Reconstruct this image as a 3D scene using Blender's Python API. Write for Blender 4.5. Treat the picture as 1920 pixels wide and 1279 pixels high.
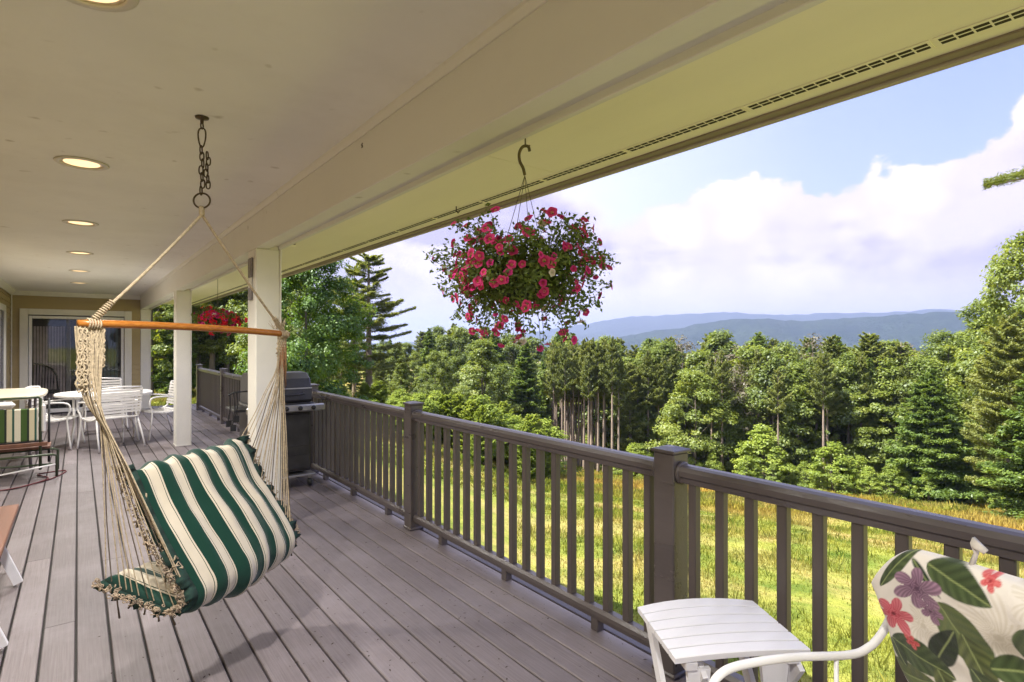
import bpy, math, random
import numpy as np
from math import sin, cos, tan, atan, atan2, pi, radians, sqrt
from mathutils import Vector, Matrix, noise as mnoise

for o in list(bpy.data.objects): bpy.data.objects.remove(o)
S = bpy.context.scene
random.seed(7); RNG = np.random.default_rng(7)

# ------------------------------------------------------------------ camera
YAW = radians(37.5); EYE = 1.46; F = 1060.0
cd = bpy.data.cameras.new('camera'); cam = bpy.data.objects.new('camera', cd); S.collection.objects.link(cam)
cd.sensor_width = 36; cd.lens = F/1920*36; cd.clip_start = 0.05; cd.clip_end = 20000
cam.location = (0, 0, EYE); cam.rotation_euler = (radians(90.19), 0, -YAW)
S.camera = cam
# ------------------------------------------------------------------ sun and sky
SUN_AZ, SUN_EL = -68.0, 57.0          # azimuth measured from +Y towards +X
sd = bpy.data.lights.new('sun', 'SUN'); sun = bpy.data.objects.new('sun', sd); S.collection.objects.link(sun)
sd.energy = 4.2; sd.angle = radians(0.55); sd.color = (1, .95, .86)
sdir = Vector((sin(radians(SUN_AZ))*cos(radians(SUN_EL)), cos(radians(SUN_AZ))*cos(radians(SUN_EL)), sin(radians(SUN_EL))))
sun.rotation_euler = sdir.to_track_quat('Z', 'Y').to_euler()
sun.location = (0, 0, 30)
W = bpy.data.worlds.new('World'); S.world = W; W.use_nodes = True
nt = W.node_tree; nt.nodes.clear()
def N(t, k, **kw):
    n = t.nodes.new(k)
    for a, b in kw.items(): setattr(n, a, b)
    return n
def mth(t, op, a, b=None, c=None, clamp=False):
    n = t.nodes.new('ShaderNodeMath'); n.operation = op; n.use_clamp = clamp
    for i, v in enumerate((a, b, c)):
        if v is None: continue
        if isinstance(v, (int, float)): n.inputs[i].default_value = v
        else: t.links.new(v, n.inputs[i])
    return n.outputs[0]
def mixc(t, f, a, b, bt='MIX'):
    n = t.nodes.new('ShaderNodeMix'); n.data_type = 'RGBA'; n.blend_type = bt
    for s, v in ((0, f), (6, a), (7, b)):
        if isinstance(v, (int, float)): n.inputs[s].default_value = v
        elif isinstance(v, tuple): n.inputs[s].default_value = (*v, 1)[:4]
        else: t.links.new(v, n.inputs[s])
    return n.outputs[2]
def ramp(t, f, stops, interp='LINEAR'):
    n = t.nodes.new('ShaderNodeValToRGB'); r = n.color_ramp; r.interpolation = interp
    while len(r.elements) > 1: r.elements.remove(r.elements[-1])
    first = True
    for p, c in stops:
        e = r.elements[0] if first else r.elements.new(p)
        first = False
        e.position = p; e.color = (c, c, c, 1) if isinstance(c, (int, float)) else (*c, 1)
    t.links.new(f, n.inputs[0]); return n.outputs[0]
def noise_tex(t, vec, scale, detail=4, rough=.5, dist=0.0):
    n = t.nodes.new('ShaderNodeTexNoise'); n.inputs['Scale'].default_value = scale
    n.inputs['Detail'].default_value = detail; n.inputs['Roughness'].default_value = rough
    n.inputs['Distortion'].default_value = dist
    if vec is not None: t.links.new(vec, n.inputs['Vector'])
    return n.outputs['Fac']
def vscale(t, vec, s):
    n = t.nodes.new('ShaderNodeMapping'); n.inputs['Scale'].default_value = s
    t.links.new(vec, n.inputs['Vector']); return n.outputs[0]

sky = N(nt, 'ShaderNodeTexSky', sky_type='NISHITA', sun_disc=False)
sky.sun_elevation = radians(SUN_EL); sky.sun_rotation = radians(SUN_AZ)
sky.air_density = 1.15; sky.dust_density = 2.2; sky.ozone_density = 1.2; sky.altitude = 350
tc = N(nt, 'ShaderNodeTexCoord'); dirv = tc.outputs['Generated']
sp = N(nt, 'ShaderNodeSeparateXYZ'); nt.links.new(dirv, sp.inputs[0])
az = mth(nt, 'DIVIDE', mth(nt, 'ARCTAN2', sp.outputs[0], sp.outputs[1]), 2*pi)      # -0.5..0.5, 0 = +Y
az = mth(nt, 'ADD', az, 0.5)
el = mth(nt, 'MULTIPLY', mth(nt, 'ARCSINE', sp.outputs[2]), 180/pi)
A = lambda deg: deg/360 + .5
# cloud bank top (degrees / 40) against azimuth
top = ramp(nt, az, [(0, .34), (.12, .40), (.25, .34), (.38, .55), (A(-20), .95), (A(10), .98), (A(30), .85), (A(42), .48), (A(48), .33), (A(55), .335), (A(61), .37),
                    (A(66), .325), (A(70), .345), (A(75), .335), (A(78), .39), (A(81), .45), (A(86), .52), (A(100), .55), (A(125), .45), (A(150), .38), (1, .34)])
n1 = noise_tex(nt, vscale(nt, dirv, (1, 1, 1.6)), 7.0, 9, .60)
n2 = noise_tex(nt, vscale(nt, dirv, (1, 1, 2.6)), 3.2, 7, .56, .4)
n3 = noise_tex(nt, dirv, 22.0, 6, .6)
vo = N(nt, 'ShaderNodeTexVoronoi', feature='SMOOTH_F1'); vo.inputs['Scale'].default_value = 11; vo.inputs['Smoothness'].default_value = .5; vo.inputs['Detail'].default_value = 2; vo.inputs['Roughness'].default_value = .45
wv = N(nt, 'ShaderNodeVectorMath', operation='ADD'); wn = N(nt, 'ShaderNodeTexNoise'); wn.inputs['Scale'].default_value = 9; nt.links.new(dirv, wn.inputs['Vector'])
ws = N(nt, 'ShaderNodeVectorMath', operation='SCALE'); nt.links.new(wn.outputs['Color'], ws.inputs[0]); ws.inputs['Scale'].default_value = .07
nt.links.new(dirv, wv.inputs[0]); nt.links.new(ws.outputs[0], wv.inputs[1]); nt.links.new(wv.outputs[0], vo.inputs['Vector'])
puff = mth(nt, 'SUBTRACT', .42, vo.outputs['Distance'])
edge = mth(nt, 'ADD', mth(nt, 'MULTIPLY', top, 40), mth(nt, 'MULTIPLY', mth(nt, 'SUBTRACT', n1, .5), 9.0))
edge = mth(nt, 'ADD', edge, mth(nt, 'MULTIPLY_ADD', puff, 3.4, 1.7)); edge = mth(nt, 'ADD', edge, mth(nt, 'MULTIPLY', mth(nt, 'SUBTRACT', n3, .5), 2.2))
dif = mth(nt, 'SUBTRACT', edge, el)
mask = mth(nt, 'DIVIDE', mth(nt, 'ADD', dif, .25), mth(nt, 'ADD', .55, ramp(nt, az, [(0, .3), (A(-60), .4), (A(26), 9.0), (A(40), 5.0), (A(54), .0), (1, .3)])), clamp=True)
# whites and lavender greys of the bank, by density noise
belly = mth(nt, 'MULTIPLY', mth(nt, 'SUBTRACT', mth(nt, 'ADD', n2, mth(nt, 'MULTIPLY', mth(nt, 'SUBTRACT', n3, .5), .25)), .44), 6.0, clamp=True)
low = mth(nt, 'DIVIDE', mth(nt, 'SUBTRACT', dif, 1.2), 5.0, clamp=True)
hz = mth(nt, 'DIVIDE', el, 6.5, clamp=True)
sh = mth(nt, 'MULTIPLY', mth(nt, 'MULTIPLY', belly, low), hz)
lit_ = mth(nt, 'MULTIPLY_ADD', puff, 1.1, .62, clamp=True)
ccol = mixc(nt, lit_, (2.45, 2.2, 2.7), (3.4, 3.1, 3.3)); ccol = mixc(nt, mth(nt, 'MULTIPLY', sh, .95), ccol, (1.45, 1.28, 1.95))
ccol = mixc(nt, mth(nt, 'SUBTRACT', 1, mth(nt, 'DIVIDE', el, 7, clamp=True), clamp=True), ccol, (3.0, 2.7, 3.0))
# thin high veil towards the sun
sdot = N(nt, 'ShaderNodeVectorMath', operation='DOT_PRODUCT'); nt.links.new(dirv, sdot.inputs[0]); sdot.inputs[1].default_value = sdir
veil = mth(nt, 'POWER', mth(nt, 'MAXIMUM', sdot.outputs['Value'], 0), 2.6)
veil = mth(nt, 'MULTIPLY', veil, mth(nt, 'ADD', .55, n2), clamp=True)
base = mixc(nt, 1.0, sky.outputs[0], (1.35, 1.12, 1.22), 'MULTIPLY')
base = mixc(nt, .72, base, (.66, .84, 2.3))
base = mixc(nt, ramp(nt, az, [(0, .2), (A(-70), .3), (A(0), .9), (A(35), .8), (A(52), .42), (A(66), .10), (A(76), .02), (A(100), .02), (1, .2)]), base, (3.1, 3.1, 3.5))
base = mixc(nt, mth(nt, 'MULTIPLY', veil, 1.0, clamp=True), base, (3.6, 3.6, 4.0))
ccol = mixc(nt, mth(nt, 'MULTIPLY', veil, 1.6, clamp=True), ccol, (4.4, 4.3, 4.4))
col = mixc(nt, mask, base, ccol)
bg = N(nt, 'ShaderNodeBackground'); bg.inputs[1].default_value = 0.125
nt.links.new(col, bg.inputs[0]); wo = N(nt, 'ShaderNodeOutputWorld'); nt.links.new(bg.outputs[0], wo.inputs[0])
W.cycles.sampling_method = 'MANUAL'; W.cycles.sample_map_resolution = 512
vs = S.view_settings; vs.view_transform = 'Standard'; vs.look = 'None'; vs.exposure = 1.85; vs.gamma = 1; vs.use_curve_mapping = False
cy = S.cycles; cy.max_bounces = 7; cy.diffuse_bounces = 4; cy.glossy_bounces = 2; cy.transmission_bounces = 3; cy.transparent_max_bounces = 8
cy.volume_bounces = 0; cy.use_denoising = True; cy.caustics_reflective = False; cy.caustics_refractive = False
cy.use_adaptive_sampling = True; cy.adaptive_threshold = .02; cy.sample_clamp_indirect = 6

# ------------------------------------------------------------------ helpers
RIGHT = Vector((cos(YAW), -sin(YAW), 0)); FWD = Vector((sin(YAW), cos(YAW), 0))
def L3(lat, dep, z): return RIGHT*lat + FWD*dep + Vector((0, 0, z))
def P(px, py, dep): return L3((px-960)/F*dep, dep, EYE+(643-py)/F*dep)
def azdir(px): return YAW + atan((px-960)/F)
class MB:
    def __init__(s): s.v = []; s.f = []; s.uv = {}
    def add(s, vs_, fs):
        b = len(s.v); s.v += [tuple(v) for v in vs_]; s.f += [tuple(i+b for i in f) for f in fs]; return s
    def box(s, x0, x1, y0, y1, z0, z1, bev=0):
        if bev:
            b = min(bev, (x1-x0)/2.2, (y1-y0)/2.2, (z1-z0)/2.2); vs_ = []
            # chamfered box: 24 verts
            import itertools
            idx = {}
            for sx, sy, sz in itertools.product((0, 1), repeat=3):
                cx, cy_, cz = (x0, x1)[sx], (y0, y1)[sy], (z0, z1)[sz]
                dx, dy, dz = (b, -b)[sx], (b, -b)[sy], (b, -b)[sz]
                idx[sx, sy, sz] = (len(vs_), len(vs_)+1, len(vs_)+2)
                vs_ += [(cx, cy_+dy, cz+dz), (cx+dx, cy_, cz+dz), (cx+dx, cy_+dy, cz)]
            g = lambda a, b_, c, k: idx[a, b_, c][k]
            fs = []
            for k, ax in enumerate('xyz'):
                for sd_ in (0, 1):
                    q = []
                    for u, w in ((0, 0), (0, 1), (1, 1), (1, 0)):
                        t = [u, w]; t.insert(k, sd_); q.append(g(*t, k))
                    fs.append(q if (sd_ ^ (k == 1)) == 0 else q[::-1])
            for a, b_ in itertools.product((0, 1), repeat=2):
                fs.append([g(0, a, b_, 1), g(1, a, b_, 1), g(1, a, b_, 2), g(0, a, b_, 2)])
                fs.append([g(a, 0, b_, 0), g(a, 1, b_, 0), g(a, 1, b_, 2), g(a, 0, b_, 2)])
                fs.append([g(a, b_, 0, 0), g(a, b_, 1, 0), g(a, b_, 1, 1), g(a, b_, 0, 1)])
            for c in itertools.product((0, 1), repeat=3): fs.append(list(idx[c]))
            return s.add(vs_, fs)
        v = [(x, y, z) for z in (z0, z1) for x, y in ((x0, y0), (x1, y0), (x1, y1), (x0, y1))]
        return s.add(v, [(0, 3, 2, 1), (4, 5, 6, 7), (0, 1, 5, 4), (1, 2, 6, 5), (2, 3, 7, 6), (3, 0, 4, 7)])
    def obox(s, c, ax, ay, az_, hx, hy, hz):
        c = Vector(c); v = [c+ax*hx*i+ay*hy*j+az_*hz*k for k in (-1, 1) for i, j in ((-1, -1), (1, -1), (1, 1), (-1, 1))]
        return s.add(v, [(0, 3, 2, 1), (4, 5, 6, 7), (0, 1, 5, 4), (1, 2, 6, 5), (2, 3, 7, 6), (3, 0, 4, 7)])
    def tube(s, pts, r, n=8, flat=1.0, closed=False, cap=True):
        pts = [Vector(p) for p in pts]; m = len(pts)
        rs = r if isinstance(r, (list, tuple)) else [r]*m
        rings = []; up = None
        for i, p in enumerate(pts):
            if closed: t = (pts[(i+1) % m]-pts[i-1]).normalized()
            else: t = (pts[min(i+1, m-1)]-pts[max(i-1, 0)]).normalized()
            if up is None:
                up = Vector((0, 0, 1)) if abs(t.z) < .9 else Vector((0, 1, 0))
            a = t.cross(up)
            if a.length < 1e-5: a = t.orthogonal()
            a.normalize(); up = a.cross(t).normalized()
            rings.append([p + a*cos(2*pi*k/n)*rs[i] + up*sin(2*pi*k/n)*rs[i]*flat for k in range(n)])
        vs_ = [v for r_ in rings for v in r_]; fs = []
        for i in range(m if closed else m-1):
            j = (i+1) % m
            for k in range(n): fs.append((i*n+k, i*n+(k+1) % n, j*n+(k+1) % n, j*n+k))
        if cap and not closed: fs += [tuple(range(n))[::-1], tuple((m-1)*n+k for k in range(n))]
        return s.add(vs_, fs)
    def lathe(s, prof, c=(0, 0, 0), n=20, cap=True):
        vs_ = [(c[0]+r*cos(2*pi*k/n), c[1]+r*sin(2*pi*k/n), c[2]+z) for r, z in prof for k in range(n)]
        fs = [(i*n+k, i*n+(k+1) % n, (i+1)*n+(k+1) % n, (i+1)*n+k) for i in range(len(prof)-1) for k in range(n)]
        if cap: fs += [tuple(range(n))[::-1], tuple((len(prof)-1)*n+k for k in range(n))]
        return s.add(vs_, fs)
    def prism(s, poly, y0, y1):      # polygon in x,z extruded along y
        n = len(poly); vs_ = [(x, y0, z) for x, z in poly]+[(x, y1, z) for x, z in poly]
        return s.add(vs_, [tuple(range(n)), tuple(range(2*n-1, n-1, -1))]+[(i, (i+1) % n, n+(i+1) % n, n+i)[::-1] for i in range(n)])
    def mesh(s, name, mat, smooth=False):
        m = bpy.data.meshes.new(name); m.from_pydata(s.v, [], s.f)
        if smooth: m.shade_smooth()
        m.materials.append(mat); return m
    def build(s, name, mat, parent=None, smooth=False, kind=None):
        return link(s.mesh(name, mat, smooth), name, parent, kind)
def link(mesh, name, parent=None, kind=None):
    o = bpy.data.objects.new(name, mesh); S.collection.objects.link(o)
    if parent is not None: o.parent = parent
    if kind: o['kind'] = kind
    return o
def thing(name, label, cat, loc=(0, 0, 0), rz=0, group=None):
    o = bpy.data.objects.new(name, None); S.collection.objects.link(o)
    o.location = loc; o.rotation_euler = (0, 0, rz); o.empty_display_size = .1
    return tag(o, label, cat, group)
def tag(o, label, cat, group=None):
    o['label'] = label; o['category'] = cat
    if group: o['group'] = group
    return o
def copy_tree(o, parent=None, lib=None):
    c = o.copy(); S.collection.objects.link(c); c.parent = parent
    for ch in list(o.children): copy_tree(ch, c)
    return c
def catmull(pts, n):
    pts = [Vector(p) for p in pts]; out = []
    for i in range(len(pts)-1):
        p0, p1, p2, p3 = pts[max(i-1, 0)], pts[i], pts[i+1], pts[min(i+2, len(pts)-1)]
        for k in range(n):
            t = k/n; out.append(.5*((2*p1)+(p2-p0)*t+(2*p0-5*p1+4*p2-p3)*t*t+(3*p1-p0-3*p2+p3)*t**3))
    out.append(pts[-1]); return out
def np_mesh(name, V, Fq, mat, attr=None, smooth=False):
    """V (n,3); Fq (m,k) faces of equal size; attr: dict name -> per-face floats"""
    m = bpy.data.meshes.new(name); nf, k = Fq.shape
    m.vertices.add(len(V)); m.vertices.foreach_set('co', np.asarray(V, np.float32).ravel())
    m.loops.add(nf*k); m.loops.foreach_set('vertex_index', Fq.astype(np.int32).ravel())
    m.polygons.add(nf); m.polygons.foreach_set('loop_start', np.arange(0, nf*k, k, dtype=np.int32))
    if smooth: m.polygons.foreach_set('use_smooth', np.ones(nf, bool))
    m.update(calc_edges=True)
    for a, val in (attr or {}).items():
        at = m.attributes.new(a, 'FLOAT', 'FACE'); at.data.foreach_set('value', np.asarray(val, np.float32))
    m.materials.append(mat); return m

# ------------------------------------------------------------------ materials
def mat_new(name):
    m = bpy.data.materials.new(name); m.use_nodes = True; t = m.node_tree; t.nodes.clear()
    out = t.nodes.new('ShaderNodeOutputMaterial'); b = t.nodes.new('ShaderNodeBsdfPrincipled'); t.links.new(b.outputs[0], out.inputs[0])
    return m, t, b, out
def bump(t, b, h, strength, dist=.01):
    n = t.nodes.new('ShaderNodeBump'); n.inputs['Strength'].default_value = strength; n.inputs['Distance'].default_value = dist
    t.links.new(h, n.inputs['Height']); t.links.new(n.outputs[0], b.inputs['Normal'])
def mat(name, col, rough=.6, var=.12, scale=6, metal=0, bmp=0, bscale=60, spec=.5, stretch=(1, 1, 1), coat=0):
    m, t, b, _ = mat_new(name)
    tc_ = t.nodes.new('ShaderNodeTexCoord'); v = vscale(t, tc_.outputs['Object'], stretch)
    f = noise_tex(t, v, scale, 5, .6)
    c = mixc(t, mth(t, 'MULTIPLY', mth(t, 'SUBTRACT', f, .3), 2.5, clamp=True), tuple(x*(1-var) for x in col), tuple(min(1, x*(1+var)) for x in col))
    t.links.new(c, b.inputs['Base Color']); b.inputs['Roughness'].default_value = rough; b.inputs['Metallic'].default_value = metal
    b.inputs['Specular IOR Level'].default_value = spec; b.inputs['Coat Weight'].default_value = coat
    rr = mth(t, 'MULTIPLY_ADD', f, .25, rough-.12, clamp=True); t.links.new(rr, b.inputs['Roughness'])
    if bmp: bump(t, b, noise_tex(t, v, bscale, 4, .6), bmp, .004)
    return m
M = {}
M['ceiling'] = mat('painted_ceiling', (.82, .81, .785), .7, .045, 1.2, bmp=.15, bscale=30)
M['beam'] = mat('painted_beam', (.77, .755, .72), .6, .04, 1.5, bmp=.1, bscale=25, stretch=(1, .15, 1))
def smudged(m):
    t = m.node_tree; b = [n for n in t.nodes if n.type == 'BSDF_PRINCIPLED'][0]; src = b.inputs['Base Color'].links[0].from_socket
    g = t.nodes.new('ShaderNodeNewGeometry'); n1_ = noise_tex(t, g.outputs['Position'], 3.3, 5, .65); n2_ = noise_tex(t, g.outputs['Position'], 11, 1, .4)
    c = mixc(t, mth(t, 'MULTIPLY', mth(t, 'SUBTRACT', n1_, .5), 1.1, clamp=True), src, (.68, .655, .61))
    c = mixc(t, mth(t, 'MULTIPLY', mth(t, 'SUBTRACT', n2_, .74), 7, clamp=True), c, (.45, .42, .36)); t.links.new(c, b.inputs['Base Color'])
smudged(M['ceiling']); smudged(M['beam'])
M['soffit'] = mat('painted_soffit', (.93, .88, .72), .65, .05, 1.5, bmp=.1, bscale=25, stretch=(1, .2, 1))
M['trim'] = mat('white_trim', (.76, .74, .68), .45, .05, 3, bmp=.08, bscale=40)
M['siding'] = mat('tan_siding', (.42, .33, .17), .65, .08, 4, bmp=.25, bscale=30, stretch=(.1, .1, 1))
M['dark'] = mat('dark_gap', (.02, .018, .015), .8)
M['vent'] = mat('vent_slot', (.03, .022, .015), .8)
M['rail'] = mat('composite_rail', (.098, .083, .083), .30, .14, 9, bmp=.25, bscale=90, stretch=(1, .2, 1), spec=.5)
M['baluster'] = mat('composite_baluster', (.092, .076, .072), .40, .16, 8, bmp=.2, bscale=80, stretch=(1, 1, .1))
M['white_metal'] = mat('white_powder_coat', (.80, .79, .78), .35, .05, 8)
M['white_strap'] = mat('white_vinyl_strap', (.74, .72, .70), .4, .06, 12)
M['white_wood'] = mat('white_painted_slat', (.78, .77, .80), .4, .06, 10, bmp=.12, bscale=60, stretch=(.2, 1, 1))
M['grill'] = mat('charcoal_enamel', (.035, .034, .034), .38, .3, 10, bmp=.08, bscale=100)
M['grill_metal'] = mat('brushed_steel', (.45, .44, .43), .35, .1, 30, metal=.8)
M['black'] = mat('black_plastic', (.02, .02, .022), .45, .2, 20)
M['green_metal'] = mat('green_tube', (.04, .06, .025), .4, .15, 20)
M['brass'] = mat('dark_chain_metal', (.10, .075, .045), .4, .3, 60, metal=.85)
M['rope'] = mat('cotton_cord', (.47, .38, .26), .85, .3, 90, bmp=.6, bscale=500)
M['rope_dark'] = mat('brown_cord', (.10, .075, .05), .85, .4, 90, bmp=.6, bscale=500)
M['rust'] = mat('rust_tassel', (.33, .17, .08), .9, .3, 120, bmp=.5, bscale=400)
M['bench_wood'] = mat('brown_bench_wood', (.17, .075, .045), .5, .3, 9, bmp=.3, bscale=70, stretch=(1, .08, 1))
M['grey_metal'] = mat('grey_thermometer', (.20, .18, .18), .5, .2, 30)
M['pot'] = mat('green_plastic_pot', (.03, .045, .02), .5)
M['white_pot'] = mat('white_plastic_pot', (.7, .68, .62), .5)
M['bark'] = mat('tree_bark', (.13, .105, .085), .9, .45, 5, bmp=.7, bscale=18, stretch=(1, 1, .15))
M['pine_bark'] = mat('pine_trunk_bark', (.25, .195, .155), .9, .4, 5, bmp=.7, bscale=18, stretch=(1, 1, .2))
M['hook'] = mat('green_bronze_hook', (.12, .10, .04), .5, .3, 40, metal=.4)

def wood_bar():
    m, t, b, _ = mat_new('varnished_spreader_bar')
    tc_ = t.nodes.new('ShaderNodeTexCoord'); v = vscale(t, tc_.outputs['Object'], (14, 14, 60))
    f = noise_tex(t, tc_.outputs['Object'], 6, 6, .7); g = noise_tex(t, v, 2.5, 6, .7, .6)
    c = ramp(t, g, [(.3, (.19, .055, .008)), (.5, (.40, .145, .02)), (.7, (.52, .22, .045))])
    t.links.new(mixc(t, mth(t, 'MULTIPLY', f, .5), c, (.26, .08, .015)), b.inputs['Base Color']); b.inputs['Roughness'].default_value = .3
    bump(t, b, g, .25, .003); return m
M['bar'] = wood_bar()
def deck_mat():
    m, t, b, _ = mat_new('composite_deck_board')
    tc_ = t.nodes.new('ShaderNodeTexCoord'); g = t.nodes.new('ShaderNodeNewGeometry')
    oi = t.nodes.new('ShaderNodeObjectInfo')
    pos = t.nodes.new('ShaderNodeVectorMath'); pos.operation = 'ADD'
    cmb = t.nodes.new('ShaderNodeCombineXYZ'); t.links.new(mth(t, 'MULTIPLY', oi.outputs['Random'], 37), cmb.inputs[1])
    t.links.new(g.outputs['Position'], pos.inputs[0]); t.links.new(cmb.outputs[0], pos.inputs[1])
    grain = noise_tex(t, vscale(t, pos.outputs[0], (60, 1.4, 60)), 2.2, 6, .65, .3)
    streak = noise_tex(t, vscale(t, pos.outputs[0], (220, 3, 220)), 1.6, 3, .6)
    blot = noise_tex(t, g.outputs['Position'], 1.7, 6, .65)
    c = ramp(t, grain, [(.22, (.110, .090, .092)), (.5, (.170, .144, .149)), (.78, (.24, .208, .217))])
    c = mixc(t, mth(t, 'MULTIPLY', mth(t, 'SUBTRACT', streak, .35), 1.0, clamp=True), c, (.21, .165, .155))
    c = mixc(t, mth(t, 'MULTIPLY', mth(t, 'SUBTRACT', blot, .45), 2.4, clamp=True), c, (.25, .218, .228))
    tint = mixc(t, oi.outputs['Random'], (.70, .70, .71), (1.14, 1.14, 1.15))
    c = mixc(t, 1.0, c, tint, 'MULTIPLY')
    # small scuffs, stains
    sp_ = noise_tex(t, g.outputs['Position'], 26, 2, .5)
    c = mixc(t, mth(t, 'MULTIPLY', mth(t, 'SUBTRACT', sp_, .70), 9, clamp=True), c, (.12, .09, .08))
    t.links.new(c, b.inputs['Base Color'])
    t.links.new(mth(t, 'MULTIPLY_ADD', blot, -.25, .62), b.inputs['Roughness'])
    bump(t, b, mth(t, 'ADD', mth(t, 'MULTIPLY', grain, .5), streak), .35, .0012); return m
M['deck'] = deck_mat()
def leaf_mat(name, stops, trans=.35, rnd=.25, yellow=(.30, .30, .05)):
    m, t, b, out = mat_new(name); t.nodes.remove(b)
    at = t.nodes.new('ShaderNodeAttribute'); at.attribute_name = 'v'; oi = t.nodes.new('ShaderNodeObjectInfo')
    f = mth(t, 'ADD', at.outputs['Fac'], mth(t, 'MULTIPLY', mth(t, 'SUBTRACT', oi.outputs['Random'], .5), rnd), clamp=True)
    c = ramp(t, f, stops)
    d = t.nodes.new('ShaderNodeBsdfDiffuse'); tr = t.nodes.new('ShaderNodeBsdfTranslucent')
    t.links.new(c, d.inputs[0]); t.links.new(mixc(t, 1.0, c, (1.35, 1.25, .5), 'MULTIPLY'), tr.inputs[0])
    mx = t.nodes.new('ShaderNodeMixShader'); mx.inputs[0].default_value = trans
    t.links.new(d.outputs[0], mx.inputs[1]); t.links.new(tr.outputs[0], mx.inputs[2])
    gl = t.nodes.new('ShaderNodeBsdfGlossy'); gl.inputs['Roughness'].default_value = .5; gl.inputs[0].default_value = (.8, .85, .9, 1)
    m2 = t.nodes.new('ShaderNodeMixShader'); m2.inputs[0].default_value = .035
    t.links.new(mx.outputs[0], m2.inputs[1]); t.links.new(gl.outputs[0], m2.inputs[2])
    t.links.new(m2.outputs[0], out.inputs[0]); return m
M['leaf'] = leaf_mat('broad_leaf', [(0, (.08, .115, .022)), (.35, (.16, .215, .034)), (.7, (.25, .30, .045)), (1, (.37, .39, .07))], .46)
M['leaf_dark'] = leaf_mat('dark_green_leaf', [(0, (.035, .085, .014)), (.5, (.11, .20, .025)), (1, (.22, .32, .04))], .38)
M['needle'] = leaf_mat('pine_needle', [(0, (.08, .11, .032)), (.4, (.165, .205, .048)), (.75, (.25, .28, .065)), (1, (.33, .35, .10))], .4)
M['needle_y'] = leaf_mat('yellow_pine_needle', [(0, (.08, .12, .035)), (.4, (.18, .22, .06)), (1, (.33, .35, .10))], .45)
M['hemlock'] = leaf_mat('hemlock_needle', [(0, (.05, .10, .03)), (.45, (.13, .20, .038)), (.8, (.23, .31, .05)), (1, (.33, .40, .07))], .38)
M['gray_leaf'] = leaf_mat('sparse_grey_foliage', [(0, (.11, .09, .07)), (.5, (.17, .15, .10)), (1, (.20, .22, .10))], .3)
M['shrub'] = leaf_mat('bright_shrub_leaf', [(0, (.13, .19, .025)), (.5, (.28, .36, .05)), (1, (.44, .50, .10))], .45)
M['basket_leaf'] = leaf_mat('petunia_leaf', [(0, (.07, .11, .025)), (.5, (.15, .22, .05)), (1, (.27, .34, .10))], .5)
# ------------------------------------------------------------------ terrain
_AZ = [-180, -60, -20, 5, 15, 21, 27, 33, 40, 60, 80, 100, 130, 180]
_MM = [.0, .0, .02, .012, .016, .03, .075, .13, .185, .200, .19, .15, .05, .0]
def slope(azd): return np.interp(azd, _AZ, _MM)
def fbm(x, y, s, seed=0.0, oct_=4):
    return mnoise.fractal(Vector((x*s+seed, y*s-seed, seed)), 1.0, 2.0, oct_)
def gz(x, y, detail=True):
    r = sqrt(x*x+y*y); a = math.degrees(atan2(x, y)); m = float(slope(a))
    base = EYE-2.4
    rr = min(max(r-4, 0), 70); z = base-m*rr
    if r > 74: z -= (r-74)*min(m, .12)*math.exp(-(r-74)/400) if r < 1200 else 0
    if r > 300: z -= min((r-300)*.03, 40)
    if detail:
        w = min(1, max(0, (r-5)/10)); z += w*.35*fbm(x, y, .07, 3.1) + w*.06*fbm(x, y, .5, 9.2)
    return z
def turf(t, p, n2_):
    pa_ = noise_tex(t, vscale(t, p, (1, .7, 0)), .38, 6, .62, .8); pb_ = noise_tex(t, vscale(t, p, (.6, 1, 0)), .17, 5, .6, .5)
    c = mixc(t, mth(t, 'MULTIPLY', mth(t, 'SUBTRACT', n2_, .36), 4, clamp=True), (.11, .155, .024), (.28, .29, .055))
    c = mixc(t, mth(t, 'MULTIPLY', mth(t, 'SUBTRACT', pa_, .45), 5, clamp=True), c, (.36, .29, .10))
    return mixc(t, mth(t, 'MULTIPLY', mth(t, 'SUBTRACT', pb_, .52), 6, clamp=True), c, mixc(t, n2_, (.06, .125, .014), (.17, .23, .03)))
def ground_mat():
    m, t, b, _ = mat_new('meadow_ground')
    g = t.nodes.new('ShaderNodeNewGeometry'); p = g.outputs['Position']
    n1_ = noise_tex(t, vscale(t, p, (1, 1, 0)), .13, 5, .6, .5); n2_ = noise_tex(t, vscale(t, p, (1, 1, 0)), .9, 5, .65)
    n3_ = noise_tex(t, vscale(t, p, (1, 1, 0)), 9, 4, .7)
    # the uncut strip before the wood is drier: distance downhill (x) drives it, broken up by noise
    s_ = t.nodes.new('ShaderNodeSeparateXYZ'); t.links.new(p, s_.inputs[0])
    far = mth(t, 'DIVIDE', mth(t, 'SUBTRACT', s_.outputs[0], 14), 10, clamp=True)
    c = turf(t, p, n2_)
    dry = mth(t, 'MULTIPLY', far, mth(t, 'MULTIPLY', mth(t, 'SUBTRACT', n1_, .45), 6, clamp=True), clamp=True)
    c = mixc(t, dry, c, mixc(t, n2_, (.34, .28, .07), (.42, .23, .07)))
    c = mixc(t, mth(t, 'MULTIPLY', mth(t, 'SUBTRACT', n3_, .5), 2.5, clamp=True), c, (.10, .15, .025))
    t.links.new(c, b.inputs['Base Color']); b.inputs['Roughness'].default_value = .95; b.inputs['Specular IOR Level'].default_value = .1
    bump(t, b, n3_, .8, .08); return m
M['ground'] = ground_mat()
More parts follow.
